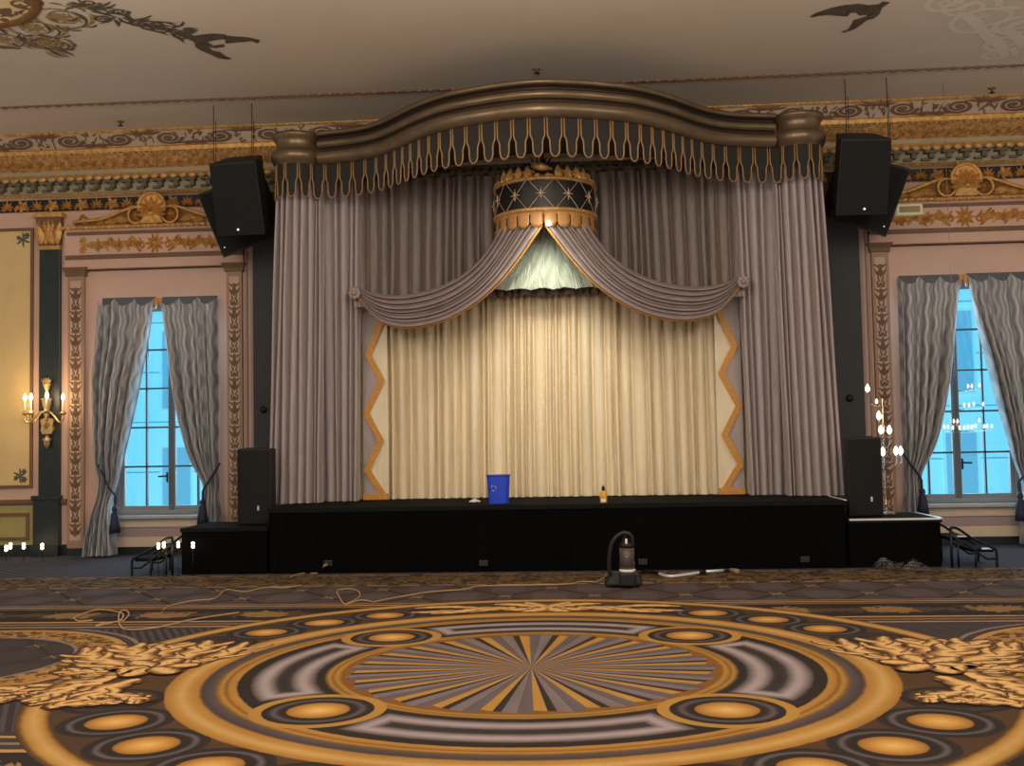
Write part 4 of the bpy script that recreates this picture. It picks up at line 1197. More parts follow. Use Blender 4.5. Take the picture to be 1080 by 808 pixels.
# hung speakers
def hung(flip, front, label):
    tt = (lambda m: m.mirrored()) if flip else (lambda m: m)
    m = MB()
    if front:
        q = [W(219.9, 173, 14.50), W(269.3, 169.6, 14.50), W(279.6, 247.5, 14.84), W(229.5, 249.5, 14.84)]
        dv = Vector((.03, .44, .25)); nar = .25
    else:
        q = [W(207.5, 205, 15.42), W(262, 186, 15.55), W(291.5, 250, 15.77), W(235.5, 272.5, 15.64)]
        dv = Vector((.16, .30, .2)); nar = .2
    c = sum(q, Vector()) / 4
    bq = [p + dv + (c - p) * Vector((nar, nar, nar * .3)) for p in q]
    if front:
        for p in bq: pass
    m.hexa([q[3], q[2], bq[2], bq[3], q[0], q[1], bq[1], bq[0]])
    loc = mx(c) if flip else c
    r = thing('hung_speaker', loc, label, 'speaker', 'hung speakers beside the stage')
    tt(m).build('cabinet', M_plast, r, bevel=.012)
    n = (q[1] - q[0]).cross(q[3] - q[0]).normalized()
    if n.y > 0: n = -n
    g = [c + (p - c) * .94 + n * .012 for p in q]; g2 = [c + (p - c) * .94 - n * .004 for p in q]
    m = MB(); m.hexa([g[3], g[2], g2[2], g2[3], g[0], g[1], g2[1], g2[0]]); tt(m).build('grille', M_grille, r)
    bl = W(251.5, 242, 14.8) if front else W(237, 261, 15.6)
    m = MB(); m.ball(bl + n * .02, .017 if front else .010, 8, 6); tt(m).build('badge', M_led, r)
    if front:
        tops = [(F(225, 111, ZC).x, 14.87), (F(265, 109, ZC).x, 14.87)]
        zt_ = [max(q[0].z, q[1].z) + .12] * 2
    else:
        tops = [(q[0].x + .22, q[0].y + .2), (q[1].x + .05, q[1].y + .1)]; zt_ = [q[0].z - .05, q[1].z]
    for (xx, yy), z_ in zip(tops, zt_):
        m = MB(); m.tube([(xx, yy, ZC if yy < YC else zc(183, 16.28)), (xx, yy, z_)], .006 if front else .0045, 5); tt(m).build('hanging_wire', M_steel, r)
for fl2, s in ((False, 'left'), (True, 'right')):
    hung(fl2, True, 'large black speaker hung on wires high at the %s of the stage' % s)
    hung(fl2, False, 'tilted black speaker behind the large hung one at the %s' % s)

# ------------------------------------------------------------------ window curtains
def cloth_mat():
    m = bpy.data.materials.new('silver grey wavy striped satin'); m.use_nodes = True; nt = m.node_tree; X.nt = nt; b = nt.nodes['Principled BSDF']
    uv = nn(nt, 'ShaderNodeUVMap'); sp = nn(nt, 'ShaderNodeSeparateXYZ'); nt.links.new(uv.outputs[0], sp.inputs[0])
    u = X(sp.outputs[0]); v = X(sp.outputs[1])
    w = u * 13 + X.m('SINE', v * 62) * .22
    t = absx(fr(w) - .5) * 2
    alt = absx(fr(w * .5) - .5) * 2
    c = ramp(t * .7 + alt * .3, [(0, (108, 110, 118)), (.3, (142, 144, 150)), (.6, (170, 171, 175)), (1, (202, 202, 204))], 0, 1)
    nt.links.new(c.k, b.inputs['Base Color']); b.inputs['Roughness'].default_value = .5
    return m
M_wcur = cloth_mat()
YQ = YW - .22
def wcurtain(outer, inner, tie, label, flip, tassel, seed, tiecord):
    tt = (lambda m: m.mirrored()) if flip else (lambda m: m)
    O = spline([W(a, b, YQ) for a, b in outer], 8); I = spline([W(a, b, YQ) for a, b in inner], 8)
    fo, _ = curve_at(O); fi, _ = curve_at(I)
    nf = 6; wf = warpfn(nf, seed + 40)
    tz = W(tie[0], tie[1], YQ).z
    zt_ = O[0].z
    m = MB()
    def fn(u, v):
        a, b = fo(v), fi(v); z = a.z + (b.z - a.z) * u
        p = a.lerp(b, u); 
        i, t, am = wf(u)
        width = (b - a).length
        near = math.exp(-((p.z - tz) / .35) ** 2)
        d = (.04 + .15 * min(1, v * 3)) * am * foldprof(t) * (1 - .45 * near)
        d += .03 * sin(9 * v + i) * sin(pi * t)
        # swagged pleats at the heading
        hd_ = math.exp(-v * 11); sg = (u * 3) % 1.0
        drop = hd_ * .13 * sin(pi * sg) ** .8
        d += hd_ * .10 * sin(pi * sg)
        zz_ = max(.012, p.z - drop)
        return Vector((p.x, YQ - d - .06 * (1 - near), zz_))
    m.grid(fn, 108, 60)
    c = fo(1).lerp(fi(1), .5); c = mx(c) if flip else c
    root = thing('window_curtain', c, label, 'curtain', 'curtains at the tall windows')
    tt(m).build('cloth', M_wcur, root)
    hb = MB(); a, b = fo(0), fi(0); d_ = .05 if b.x > a.x else -.05; hb.box(a.x + d_, b.x - d_ * .2, YQ - .01, YQ + .05, a.z - .16, a.z + .02); s_ = 1 if b.x > a.x else -1; hb.hexa([(b.x - .005 * s_, YQ - .03, b.z - .16), (b.x + .01 * s_, YQ - .03, b.z - .16), (b.x + .01 * s_, YQ + .01, b.z - .16), (b.x - .005 * s_, YQ + .01, b.z - .16), (b.x - .01 * s_, YQ - .03, b.z + .01), (b.x + .05 * s_, YQ - .03, b.z + .01), (b.x + .05 * s_, YQ + .01, b.z + .01), (b.x - .01 * s_, YQ + .01, b.z + .01)], 1)
    tt(hb).build('heading', [mat('grey heading', (88, 87, 88), .8), M_trim], root)  # dark grey puts the shaded hollows behind the swags into colour
    tc = MB(); cp_ = [W(a, b, YQ - .2) for a, b in tiecord]; tc.tube(spline(cp_, 6), .017, 6); tt(tc).build('tieback_cord', M_navy, root)
    tx, ty0, ty1 = tassel; ta = MB(); p = W(tx, ty0, YQ - .22); p2 = W(tx, ty1, YQ - .22)
    h = p.z - p2.z
    ta.lathe([(.012, 0), (.012, -h * .25), (.035, -h * .28), (.045, -h * .36), (.03, -h * .42), (.05, -h * .46), (.075, -h * .8), (.085, -h)], (p.x, p.y, p.z), 14)
    tt(ta).build('tassel', M_navy, root)
oL = [(105, 316), (104, 360), (101, 400), (102, 450), (104, 490), (106, 510), (102, 540), (96, 565), (92, 586)]
iL = [(164, 315), (160, 350), (152, 395), (143, 440), (131, 490), (121, 523), (122, 545), (125, 565), (126, 584)]
oR = [(231.5, 313), (232, 360), (233, 410), (233, 460), (232, 495), (232, 520), (236, 545), (240, 565), (243, 582)]
iR = [(171, 315), (175, 350), (182, 395), (190, 440), (202, 485), (215, 514), (214, 540), (212, 562), (210, 583)]
TL, TR = [(104, 490), (110, 504), (116, 516), (122, 524), (121, 535)], [(232, 488), (227, 497), (220, 508), (214.5, 517), (214, 530)]
G = 'curtains at the tall windows'
wcurtain(oL, iL, (115, 515), 'silver grey satin curtain at the far left, left side of the left window', False, (121, 524, 562), 1, TL)
wcurtain(oR, iR, (222, 510), 'silver grey satin curtain on the right side of the left window', False, (213.5, 518, 553), 2, TR)
wcurtain(oR, iR, (222, 510), 'silver grey satin curtain on the left side of the right window', True, (213.5, 518, 553), 3, TR)
wcurtain(oL, iL, (115, 515), 'silver grey satin curtain at the far right, right side of the right window', True, (121, 524, 562), 4, TL)

# ------------------------------------------------------------------ wall sconce
YSC = YW - .07
def sc_(px, py, Y=YSC): return W(px, py, Y)
scn = thing('wall_sconce', sc_(51, 440), 'gilt candle sconce with lit bulbs on the dark pilaster at left', 'sconce')
M_sg = mat('old gilt sconce metal', (206, 176, 122), .35, .6, var=.2, vscale=20)
m = MB(); top = sc_(52.5, 400); bot = sc_(51.2, 474); H_ = top.z - bot.z
m.lathe([(0, 0), (.03, .04), (.05, .08), (.045, .12), (.07, .16), (.03, .19), (.02, .22)], (bot.x, YSC - .05, bot.z), 14)
Msx = wallM(bot.x, bot.z, YSC)
m.prism([(-.07, .24), (.07, .24), (.10, .30), (.085, .36), (.11, .46), (.04, .49), (-.04, .49), (-.11, .46), (-.085, .36), (-.10, .30)], Msx, 0, .06)
rosette(m, wallM(bot.x, bot.z + .37, YSC - .06), 0, 0, .06, 8, .03)
m.lathe([(.035, .49), (.05, .55), (.035, .6), (.06, .68), (.07, .76), (.085, .79), (.03, .81), (.028, .92), (.05, .99), (.07, 1.02), (.03, 1.04)], (bot.x, YSC - .06, bot.z), 14)
for k in range(5): leaf(m, wallM(bot.x, bot.z + 1.0, YSC - .08), 0, 0, pi / 2 + (k - 2) * .45, .13, .04, .03, (k - 2) * -.2)
m.build('backplate', M_sg, scn)
hubp = Vector((bot.x, YSC - .1, bot.z + .52))
for (bx_, by_, Y_) in ((26.4, 419.5, 16.38), (32.7, 419, 16.12), (49.5, 417, 15.98), (66.6, 419, 16.3)):
    b0_ = W(bx_, by_, Y_); cz = b0_ + Vector((0, 0, -.05)); cup = cz + Vector((0, 0, -.20))
    mid = hubp.lerp(cup, .55)
    m = MB(); m.tube(spline([hubp, hubp.lerp(cup, .2) + Vector((0, 0, .06)), mid + Vector((0, 0, -.04)), cup.lerp(hubp, .2) + Vector((0, 0, -.13)), cup + Vector((0, 0, -.09)), cup], 6), .014, 6)
    m.lathe([(.012, -.03), (.05, 0), (.055, .012), (.025, .02), (.03, .045)], cup, 12); arm = m.build('arm', M_sg, scn)
    m = MB(); m.lathe([(.016, .04), (.016, .20)], cup, 10); m.build('candle_sleeve', M_candle, arm)
    m = MB(); m.lathe([(.008, 0), (.026, .03), (.03, .05), (.018, .085), (0, .12)], b0_ + Vector((0, 0, -.05)), 10); m.build('bulb', mat('sconce bulb', (255, 230, 190), .3, emis=(255, 214, 150), es=14), arm)

# ------------------------------------------------------------------ portable steps at both platforms
def steps(flip, label):
    tt = (lambda m: m.mirrored()) if flip else (lambda m: m)
    x1 = W(188, 606, YF + .05).x - .03 - (.08 if flip else 0); x0 = W(140, 606, YF).x - (.08 if flip else 0); ya, yb = YF - .02, YF + .62
    zt = .31; zl = .22
    c = Vector(((x0 + x1) / 2, (ya + yb) / 2, 0)); c = mx(c) if flip else c
    r = thing('portable_steps', c, label, 'steps', 'portable steps')
    W_ = x1 - x0
    for (xa, xb, z, nm) in ((x0 + .02, x0 + W_ * .52, zl, 'tread'), (x0 + W_ * .5, x1, zt + .06, 'tread')):
        m = MB().box(xa, xb, ya + .03, yb - .03, z - .04, z); tt(m).build(nm, mat('ribbed black tread', (22, 23, 25), .95, var=.2, vscale=60, spec=.08), r, bevel=.008)
    for y in (ya, yb):
        m = MB(); m.tube(spline([(x0, y, .0), (x0, y, zl - .03), (x0 + .06, y, zl + .02), (x0 + W_ * .5, y, zt + .04), (x0 + W_ * .8, y, zt + .16), (x1 - .02, y, zt + .18)], 5), .017, 8)
        m.tube([(x0 + .01, y, .10), (x0 + .12, y, .10), (x0 + W_ * .6, y, .26), (x1 - .02, y, .40)], .013, 6)
        tt(m).build('side_rail', M_steel, r)
        m = MB(); m.tube([(x1 - .02, y, 0), (x1 - .02, y, zt + .18)], .017, 8); tt(m).build('leg', M_steel, r)
        m = MB(); m.tube([(x1 - .1, y, 0), (x1 - .1, y, zt)], .013, 8); tt(m).build('leg', M_steel, r)
        m = MB(); m.tube([(x0 + W_ * .45, y, 0), (x0 + W_ * .45, y, zl - .02)], .013, 8); tt(m).build('leg', M_steel, r)
    if flip:
        m = MB().box(x0 + .02, x0 + W_ * .3, ya + .0, ya + .03, zl - .006, zl + .012).box(x0 + W_ * .5, x1 - .1, ya, ya + .03, zt + .06, zt + .075); tt(m).build('nosing', M_edge, r)
steps(False, 'black tubular portable steps leaning beside the left platform'); steps(True, 'black tubular portable steps with pale nosing beside the right platform')

# ------------------------------------------------------------------ things on the stage
# blue bin
cb = F(525.5, 531.5, ZS + .003); s_ = cb.y / FPX
r = thing('waste_bin', (cb.x, cb.y + .1, ZS + .003), 'royal blue plastic recycling bin on the stage front', 'bin')
hb = W(525, 501.5, cb.y + .05).z - ZS
m = MB(); rt, rb = 12.2 * s_, 10.4 * s_
def sq(r0, n=32, e=.45):
    return [(math.copysign(abs(cos(2 * pi * k / n)) ** e, cos(2 * pi * k / n)) * r0, math.copysign(abs(sin(2 * pi * k / n)) ** e, sin(2 * pi * k / n)) * r0 * .75) for k in range(n)]
vs = []; n = 32
for (r0, z) in ((rb, 0), (rt, hb), (rt * .95, hb), (rb * .94, .01)):
    vs += [(cb.x + a, cb.y + .1 + b, ZS + .003 + z) for a, b in sq(r0)]
fs = [(i * n + k, i * n + (k + 1) % n, (i + 1) * n + (k + 1) % n, (i + 1) * n + k) for i in range(3) for k in range(n)] + [tuple(range(n))[::-1], tuple(3 * n + k for k in range(n))]
m.add(vs, fs, False); m.build('body', M_blue, r)
m = MB(); pts_ = [(cb.x + a, cb.y + .1 + b, ZS + hb) for a, b in sq(rt * 1.01)]; m.tube(pts_, .009, 6, closed=True); m.build('rim', M_blue, r)
m = MB(); cz = ZS + hb * .56; cx = cb.x - .055; yy = cb.y + .1 - rb * .75 - .012
for k in range(3):
    a0 = pi / 2 + k * 2 * pi / 3
    pts_ = [(cx + .03 * cos(a0 + t), yy - .004, cz + .036 * sin(a0 + t)) for t in (.15, .6, 1.1, 1.6)]
    m.tube(pts_, [.0055, .0055, .0055, .001], 5)
m.build('recycling_mark', mat('pale blue print', (190, 206, 240), .5), r)
# crumpled cloth
cb = F(500.5, 530.3, ZS); m = MB(); rg = random.Random(5)
def rag(u, v):
    a = 2 * pi * u; rr_ = v
    return (cb.x + .075 * rr_ * cos(a) * (1 + .2 * sin(3 * a)), cb.y + .03 + .05 * rr_ * sin(a), ZS + .004 + (.035 * (1 - rr_ ** 2) + .012 * sin(5 * a + 7 * rr_) * (1 - rr_ * .7)) + .006)
m.grid(rag, 28, 8); tag(m.build('crumpled_cloth', mat('white paper cloth', (224, 222, 218), .8)), 'small crumpled white cloth lying left of the blue bin', 'cloth')
# spray bottle
cb = F(636.6, 530.5, ZS); r = thing('spray_bottle', cb, 'amber yellow bottle with black collar and white trigger on the stage edge', 'bottle')
k = 1.0
m = MB(); m.lathe([(.046, 0), (.048, .01), (.048, .11), (.04, .145), (.02, .16), (.018, .17)], cb, 18); m.build('body', M_amber, r)
MB().box(cb.x - .03, cb.x + .03, cb.y - .051, cb.y - .044, ZS + .015, ZS + .055).build('label_patch', M_white, r)
m = MB(); m.lathe([(.022, .155), (.022, .20), (.014, .205), (.014, .215)], cb, 14); m.build('collar', M_steel, r)
m = MB(); m.box(cb.x - .022, cb.x + .02, cb.y - .02, cb.y + .02, ZS + .215, ZS + .26).box(cb.x - .014, cb.x + .012, cb.y - .045, cb.y - .02, ZS + .235, ZS + .26); m.build('trigger_head', M_white, r, bevel=.006)

# ------------------------------------------------------------------ vacuum cleaner
cb = F(662, 621, 0); r = thing('vacuum_cleaner', cb, 'black upright vacuum cleaner with clear canister standing before the stage', 'vacuum cleaner')
u_ = cb.y / FPX
def vp(px, py, dy=0.0): return W(px, py, cb.y + dy)
m = MB(); z1 = vp(662, 604).z
x0, x1 = vp(653.5, 615).x, vp(671, 615).x
m.box(x0, x1, cb.y - .02, cb.y + .2, .02, z1); m.build('motor_base', M_plast, r, bevel=.025)
m = MB(); xa, xb = vp(638, 612).x, vp(678, 612).x; m.hexa([(xa, cb.y + .06, .015), (xb, cb.y + .06, .015), (xb, cb.y + .34, .015), (xa, cb.y + .34, .015), (xa + .06, cb.y + .10, .17), (xb - .03, cb.y + .10, .15), (xb - .06, cb.y + .3, .13), (xa + .06, cb.y + .3, .13)]); m.build('cleaner_head', M_plast, r, bevel=.03)
m = MB()
for s in (xa + .02, xb - .02): m.tube([(s - .02, cb.y + .3, .05), (s + .02, cb.y + .3, .05)], .05, 14)
m.build('wheels', M_steel, r)
m = MB(); rr_ = (x1 - x0) * .46; cx = (x0 + x1) / 2; cyv = cb.y + .09; zc1 = vp(662, 578).z
m.lathe([(rr_, z1 + .02), (rr_, zc1)], (cx, cyv, 0), 24); m.build('canister', mat('smoky clear canister', (120, 108, 98), .15, trans=.55, var=.2, vscale=12), r)
m = MB(); m.lathe([(rr_ * .5, z1 + .02), (rr_ * .42, z1 + .1), (rr_ * .6, z1 + .14), (rr_ * .55, zc1 - .03)], (cx, cyv, 0), 16); m.build('cyclone', mat('grey cyclone', (92, 82, 74), .5), r)
m = MB(); m.lathe([(rr_ * 1.06, z1), (rr_ * 1.08, z1 + .025), (rr_ * 1.0, z1 + .03)], (cx, cyv, 0), 24); m.build('light_band', M_white, r)
m = MB(); zt = vp(662, 566).z; m.lathe([(rr_ * 1.05, zc1), (rr_ * 1.05, zc1 + .03), (rr_ * .6, zc1 + .06), (rr_ * .4, zt)], (cx, cyv, 0), 20); m.tube([(cx, cyv + .05, zc1), (cx + .01, cyv + .02, zt), (cx + .03, cyv - .02, zt + .03), (cx + .05, cyv - .02, zt)], .02, 8); m.build('handle', M_plast, r)
m = MB(); p = vp(660.5, 571, -.02); m.box(p.x - .012, p.x + .012, p.y - .01, p.y + .01, p.z - .03, p.z + .03); m.build('release_button', M_white, r, bevel=.006)
m = MB(); hs = spline([vp(645, 612, .12), vp(642.5, 600, .08), vp(643, 585, .05), vp(646, 572, .03), vp(653, 564, .02), vp(660, 562, .02), vp(666, 566, .03), vp(667, 575, .06)], 10)
m.tube(hs, [.021 + .003 * (i % 2) for i in range(len(hs))], 10); m.build('hose', mat('black ribbed hose', (34, 32, 28), .55), r)
# cord
m = MB(); pc_ = [(640, 607), (634, 611), (628, 613.5), (612, 613.5), (600, 616), (560, 617), (519, 617.6), (501, 618.7), (490, 621.5), (470, 623), (451, 624.6), (430, 628), (415, 630.6), (394, 635)]
m.tube(spline([F(a, b, .008) for a, b in pc_], 6), .007, 6); m.build('power_cord', M_cord, r)
# wand lying on the floor
c0 = F(720, 606, .0); r = thing('vacuum_wand', c0, 'chrome vacuum wand lying on the carpet beside the vacuum', 'wand')
m = MB(); m.tube(spline([F(674, 604, .04), F(682, 602.5, .03), F(690, 603.5, .025), F(696, 605, .022)], 6), .02, 8); m.build('hose_end', M_plast, r)
m = MB(); m.tube(spline([F(695.5, 605, .024), F(701, 607, .024), F(709, 607.8, .024), F(720, 606.5, .024), F(738, 603.8, .024)], 6), .017, 10); m.tube([F(742.5, 603, .024), F(764, 601.5, .024)], .017, 10); m.build('steel_tube', mat('bright wand tube', (232, 230, 228), .3, .5, emis=(255, 250, 245), es=.08), r)
m = MB(); m.tube([F(737, 604, .024), F(743.5, 602.9, .024)], .022, 10); m.tube([F(763, 601.6, .024), F(770.5, 601, .024)], .022, 10); m.build('coupling', M_plast, r)
m = MB(); a_, b_ = F(770, 601, .03), F(779, 603, .02); m.tube([a_, (a_ + b_) / 2, b_], [.022, .03, .03], 8); m.build('brush_tip', mat('tan brush', (150, 124, 98), .7), r)
# loose cables
def cable(pts_, label, name='cable', rad=.007):
    m = MB(); m.tube(spline([F(a, b, z) for a, b, z in pts_], 7), rad, 6); tag(m.build(name, M_cord), label, 'cable', 'loose cables on the carpet')
o0 = W(344.5, 595.5, YF - .03)
m = MB(); m.tube(spline([o0, o0 + Vector((-.03, -.06, -.02)), F(341, 601, .03), F(334, 604.5, .008), F(322, 604.5, .008), F(312, 606.5, .008), F(306, 609, .008)], 8), .008, 6)
m.tube([o0 + Vector((0, .012, 0)), o0 + Vector((-.02, -.04, -.01))], .016, 8)
tag(m.build('cable', M_cord), 'short tan cable plugged into the stage skirt at left', 'cable', 'loose cables on the carpet')
cable([(394, 635, .008), (380, 633, .008), (364, 637, .008), (357, 628, .01), (356, 623, .012), (366, 621, .014), (377, 623, .014), (379.5, 629, .012), (372, 634, .010), (363, 637.5, .008)], 'tan cable coiled in a single loop on the carpet')
cable([(318, 617, .008), (300, 620, .008), (281, 619.5, .008), (258, 624, .008), (239, 622, .008), (230, 629, .008), (223, 632, .008), (205, 633.5, .008), (192, 636, .008), (179, 639, .008), (172, 643, .008)], 'long tan cable trailing across the carpet left of the loop')
cable([(252, 646, .008), (232, 649, .008), (200, 654, .008), (165, 662, .008), (135, 664, .008), (127, 660, .01), (125, 652, .012), (127, 645, .014), (133, 644, .016), (136, 648, .014), (131, 654, .012), (126, 655, .012), (102, 660.5, .008), (110, 657, .01), (124, 655.5, .016), (130, 650, .018), (126, 646, .01), (104, 643, .008), (84, 649, .008), (78, 652, .008), (84, 655, .008), (98, 654, .008)], 'tangled tan cable lying on the carpet border at far left')

# clear sheet added to stand in for glare before the right platform
m = MB(); c0, c1, c2, c3 = F(925, 592, .0), F(958, 583, .0), F(1003, 597, .0), F(966, 603, .0)
pa = F(930, 603, 0); pb = F(990, 602.5, 0); 
def sheet(u, v):
    p = pa.lerp(pb, u) ; y = YF - .05 - .30 * v
    return (p.x + .12 * (v - .5), y, .008 + .17 * (1 - v) ** 1.2 * (sin(pi * u) ** .7) * (.7 + .3 * sin(9 * u + 2 * v)) + .035 * sin(pi * u) * sin(pi * v) * (.5 + .5 * sin(17 * u + 9 * v)))
m.grid(sheet, 22, 10, 0, False)
def glare_mat():
    q = bpy.data.materials.new('clear crinkled plastic'); q.use_nodes = True; nt = q.node_tree
    for n in list(nt.nodes): nt.nodes.remove(n)
    o = nn(nt, 'ShaderNodeOutputMaterial'); tr = nn(nt, 'ShaderNodeBsdfTransparent'); gl = nn(nt, 'ShaderNodeBsdfGlossy'); mx_ = nn(nt, 'ShaderNodeMixShader')
    gl.inputs['Roughness'].default_value = .22; mx_.inputs[0].default_value = .3
    no = nn(nt, 'ShaderNodeTexNoise'); no.inputs['Scale'].default_value = 9; bp = nn(nt, 'ShaderNodeBump'); bp.inputs['Strength'].default_value = .6; bp.inputs['Distance'].default_value = .05
    nt.links.new(no.outputs[0], bp.inputs['Height']); nt.links.new(bp.outputs[0], gl.inputs['Normal'])
    nt.links.new(tr.outputs[0], mx_.inputs[1]); nt.links.new(gl.outputs[0], mx_.inputs[2]); nt.links.new(mx_.outputs[0], o.inputs[0])
    return q
tag(m.build('plastic_sheet', glare_mat()), 'crumpled clear plastic sheet on the carpet before the right platform', 'plastic sheet')
# pale plate added for a reflected sign by the right hung speaker
a_, b_ = W(945.5, 215.5, YW - .2), W(973.5, 226, YW - .2)
r = thing('sign_plate', ((a_.x + b_.x) / 2, YW - .15, b_.z), 'small pale rectangular sign on the cornice beside the right hung speaker', 'sign')
MB().box(a_.x, b_.x, YW - .2, YW - .10, b_.z, a_.z).build('casing', mat('pale green white casing', (206, 206, 166), .5, emis=(210, 206, 160), es=.18), r, bevel=.006)  # casing of the added plate
MB().box(a_.x + .04, b_.x - .04, YW - .208, YW - .19, b_.z + .035, a_.z - .035).build('face', mat('tan sign face', (176, 146, 104), .5), r)
# wall plugs on the dark strips and ceiling sprinklers
for (q, lab) in (((278, 432), 'small round black wall fitting beside the left wing curtain'), ((896, 420), 'small round black wall fitting beside the right wing curtain')):
    c = W(q[0], q[1], YW - .03); m = MB(); m.lathe([(0, 0), (.05, 0), (.055, .03), (.03, .05), (0, .055)], (0, 0, 0), 16)
    m.v = [Vector((c.x + p.x, c.y - p.z, c.z + p.y)) for p in m.v]; tag(m.build('wall_fitting', M_black), lab, 'fitting', 'round wall fittings')
for (q, lab) in (((127, 128), 'small dark sprinkler head on the ceiling at left'), ((566, 72), 'small dark sprinkler head on the ceiling above the pelmet'), ((1046, 93), 'small dark sprinkler head on the ceiling at right')):
    c = F(q[0], q[1], ZC); r = thing('sprinkler_head', c, lab, 'sprinkler', 'ceiling sprinklers')
    m = MB(); m.lathe([(.05, 0), (.05, -.012), (.02, -.016), (.014, -.04)], c, 12); m.build('escutcheon', M_brownm, r)
    m = MB(); m.lathe([(.014, -.04), (.008, -.06), (.04, -.062), (.04, -.068), (0, -.07)], c, 12); m.build('deflector', M_bronzed, r)

# ------------------------------------------------------------------ stand-ins for lamps reflected in glass
def reflected_bulbs(pxs, Y, base, label):  # added bulbs, arms and stem for a reflected lamp cluster
    r = thing('candelabrum', base, label, 'candelabrum')
    ax = base[0]; zs_ = []
    for (a, b, s) in pxs:
        p = W(a, b, Y); zs_.append(p.z)
        m = MB(); m.tube(spline([Vector((ax, Y, p.z - .18)), Vector(((ax + p.x) / 2, Y, p.z - .22)), Vector((p.x, Y, p.z - .14)), Vector((p.x, Y, p.z - .05))], 5), .006, 6)
        m.lathe([(.01, -.05), (.022, -.045), (.012, -.035)], p, 8); arm = m.build('arm', M_glassy, r)
        m = MB(); m.lathe([(.006, -.035 * s), (.03 * s, -.005), (.034 * s, .015), (.02 * s, .05 * s), (0, .085 * s)], p, 12); m.build('flame_bulb', M_refl_bulb, arm)
    m = MB(); m.tube([(ax, Y, base[2] + .02), (ax, Y, max(zs_) - .12)], .010, 8); m.build('stem', M_glassy, r)
    m = MB(); m.lathe([(0, 0), (.11, 0), (.11, .012), (.03, .03), (.012, .06)], base, 20); m.build('foot', M_glassy, r)
Yc_ = YF + .75
cbase = W(935, 541, Yc_); cbase.z = ZB + .004
reflected_bulbs([(915, 411, .9), (924.5, 424, .5), (927, 440, 1), (929, 455, .95), (938, 455, 1), (931, 478, 1), (945, 477, 1), (950, 477, 1)], Yc_, cbase, 'clear crystal candelabrum with glowing flame bulbs behind the right floor speaker')
# bulbs on a thin wire, added for reflections over the right window
Yh = 15.2
cc0 = W(1009, 449, Yh); r = thing('crystal_chandelier', (cc0.x, Yh, cc0.z - .1), 'faint crystal chandelier with tiny pink bulbs hanging before the right window', 'chandelier')
m = MB(); m.tube([(cc0.x, Yh, cc0.z - .1), (cc0.x, Yh, ZC)], .003, 5); m.build('wire', M_glassy, r)
for (a, b) in ((1021, 408), (1025, 408), (1033, 407), (1017, 428), (1022, 428), (1027, 427), (1037, 427), (1006, 445), (1010, 445), (1033, 444), (996, 451), (1000, 451), (1005, 452), (1012, 452), (1017, 452), (1021, 451), (1025, 451), (1029, 450), (1038, 450.5), (1041, 450), (1046, 450)):
    p = W(a, b, Yh); m = MB(); m.tube([Vector((cc0.x, Yh, p.z - .06)), Vector((p.x, Yh, p.z - .05)), p], .0022, 5); arm = m.build('arm', M_glassy, r)
    m = MB(); m.lathe([(.004, -.02), (.017, 0), (.012, .025), (0, .045)], p, 8); m.build('bulb', M_refl_bulb2, arm)
# glowing bulbs on thin stakes, added for lamp reflections at left
for i, (a, b, wh) in enumerate(((6.5, 578.5, 'leftmost of the row'), (11, 576, 'second from the left of the row'), (25, 576, 'in front of the olive dado'), (44.5, 576.5, 'in front of the dark pedestal'), (167, 576, 'left of the left steps'), (172.8, 574.8, 'above the left steps rail'), (188, 574.5, 'at the corner of the left platform'), (203.5, 575, 'before the left platform'))):
    Yl = YF - .06 if i > 3 else 15.9
    p = W(a, b, Yl); r = thing('stake_light', (p.x, Yl, 0), 'tiny white twin bulb light on a thin stake, ' + wh, 'light', 'tiny stake lights')
    k = Yl / 13.8
    m = MB(); m.tube([(p.x, Yl, .0), (p.x, Yl, p.z - .03)], .004, 6); m.lathe([(0, 0), (.025, 0), (.02, .008), (.004, .012)], (p.x, Yl, 0), 10); m.build('stake', M_steel, r)
    m = MB(); m.ball(p + Vector((0, 0, .022 * k)), .022 * k, 8, 6); m.ball(p - Vector((0, 0, .018 * k)), .022 * k, 8, 6); m.build('bulb', M_refl_bulb, r)

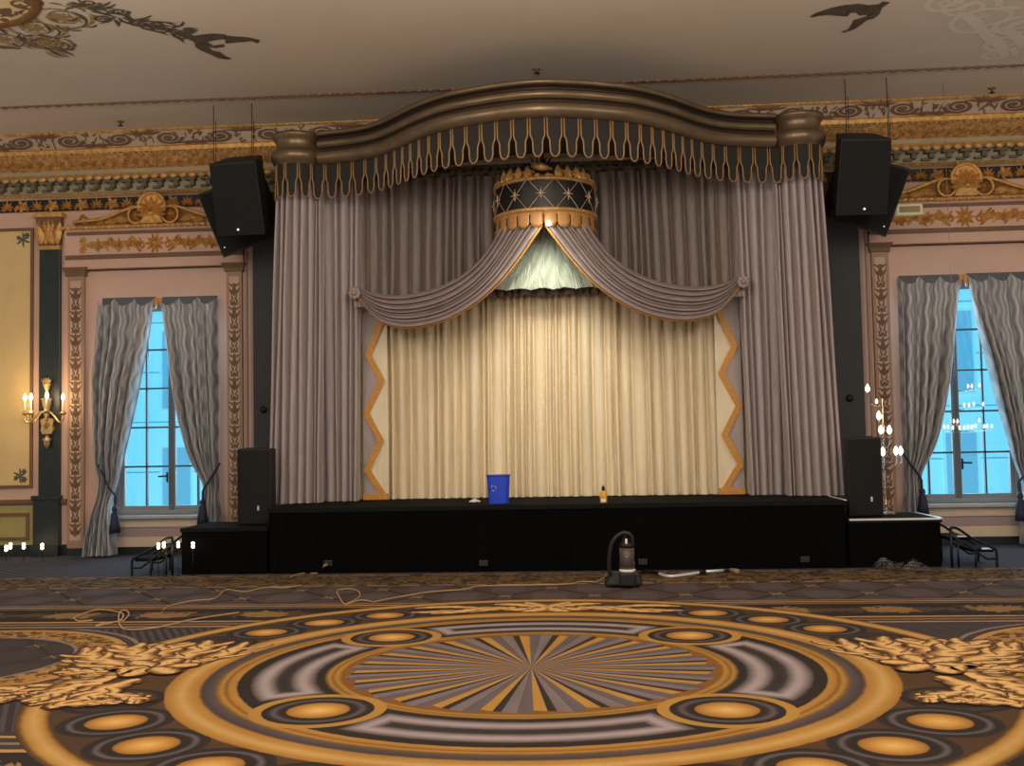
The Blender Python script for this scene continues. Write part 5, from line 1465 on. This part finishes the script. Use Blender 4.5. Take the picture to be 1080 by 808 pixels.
# ------------------------------------------------------------------ lights
def light(kind, name, loc, energy, col, **kw):
    l = bpy.data.lights.new(name, kind); l.energy = energy; l.color = col
    for k, v in kw.items(): setattr(l, k, v)
    o = bpy.data.objects.new(name, l); COL.objects.link(o); o.location = loc
    return o
def aim(o, to):
    d = Vector(to) - o.location; o.rotation_euler = d.to_track_quat('-Z', 'Y').to_euler()
WARM = (1, .86, .70)
for x in (-5.6, -.55, 4.5):  # unseen points added to brighten ceiling and cornice
    light('POINT', 'hall_chandelier_light', (x, 8.2, 5.35), 215, WARM, shadow_soft_size=.45)
for x in (-4.2, 3.2):  # softer unseen points filling the near hall
    light('POINT', 'hall_chandelier_light', (x, 1.5, 4.4), 100, WARM, shadow_soft_size=.7)
o = light('AREA', 'hall_house_light', (XS, .5, 4.6), 380, (1, .88, .74), shape='RECTANGLE', size=10, size_y=2.5); aim(o, (XS, 15, 4.6))  # unseen area fill added in place of light bounced by the hall
o = light('SPOT', 'crown_spot', (XS, YFc - .02, lc.z - .06), 17, (1, .97, .80), spot_size=radians(130), spot_blend=1, shadow_soft_size=.1); aim(o, (XS, 15.5, 2.3))
o = light('SPOT', 'pelmet_spot', (XS, 13.0, 4.8), 230, (1, .95, .79), spot_size=radians(68), spot_blend=1, shadow_soft_size=.35); aim(o, (XS, 15.5, 2.45))  # unseen spot added to spread the crown lamp's glow over the curtain
for p in ((47, 418), (28, 418)):
    light('POINT', 'sconce_glow', W(p[0], p[1], 16.0), 9, (1, .72, .4), shadow_soft_size=.06)
for s in (False, True):
    c = Vector(((wx0 + wx1) / 2, YW + .45, (wz0 + wz1) / 2)); c = mx(c) if s else c
    o = light('AREA', 'window_daylight', c, 90, (.6, .83, 1), shape='RECTANGLE', size=wx1 - wx0, size_y=wz1 - wz0); aim(o, c + Vector((0, -4, -1.5)))
w = bpy.data.worlds.new('hall ambient'); bpy.context.scene.world = w; w.use_nodes = True
bg = w.node_tree.nodes['Background']; bg.inputs[0].default_value = (1, .90, .78, 1); bg.inputs[1].default_value = .42

# ------------------------------------------------------------------ camera
cam = bpy.data.cameras.new('camera'); co_ = bpy.data.objects.new('camera', cam); COL.objects.link(co_)
cam.sensor_fit = 'HORIZONTAL'; cam.sensor_width = 36; cam.lens = FPX / 1080 * 36; cam.clip_start = .05; cam.clip_end = 200
B = RM.to_4x4() @ Matrix.Rotation(pi / 2, 4, 'X')
co_.matrix_world = Matrix.Translation((0, 0, HCAM)) @ B
sc0 = bpy.context.scene; sc0.camera = co_
sc0.view_settings.view_transform = 'Standard'; sc0.view_settings.look = 'None'; sc0.view_settings.exposure = 0
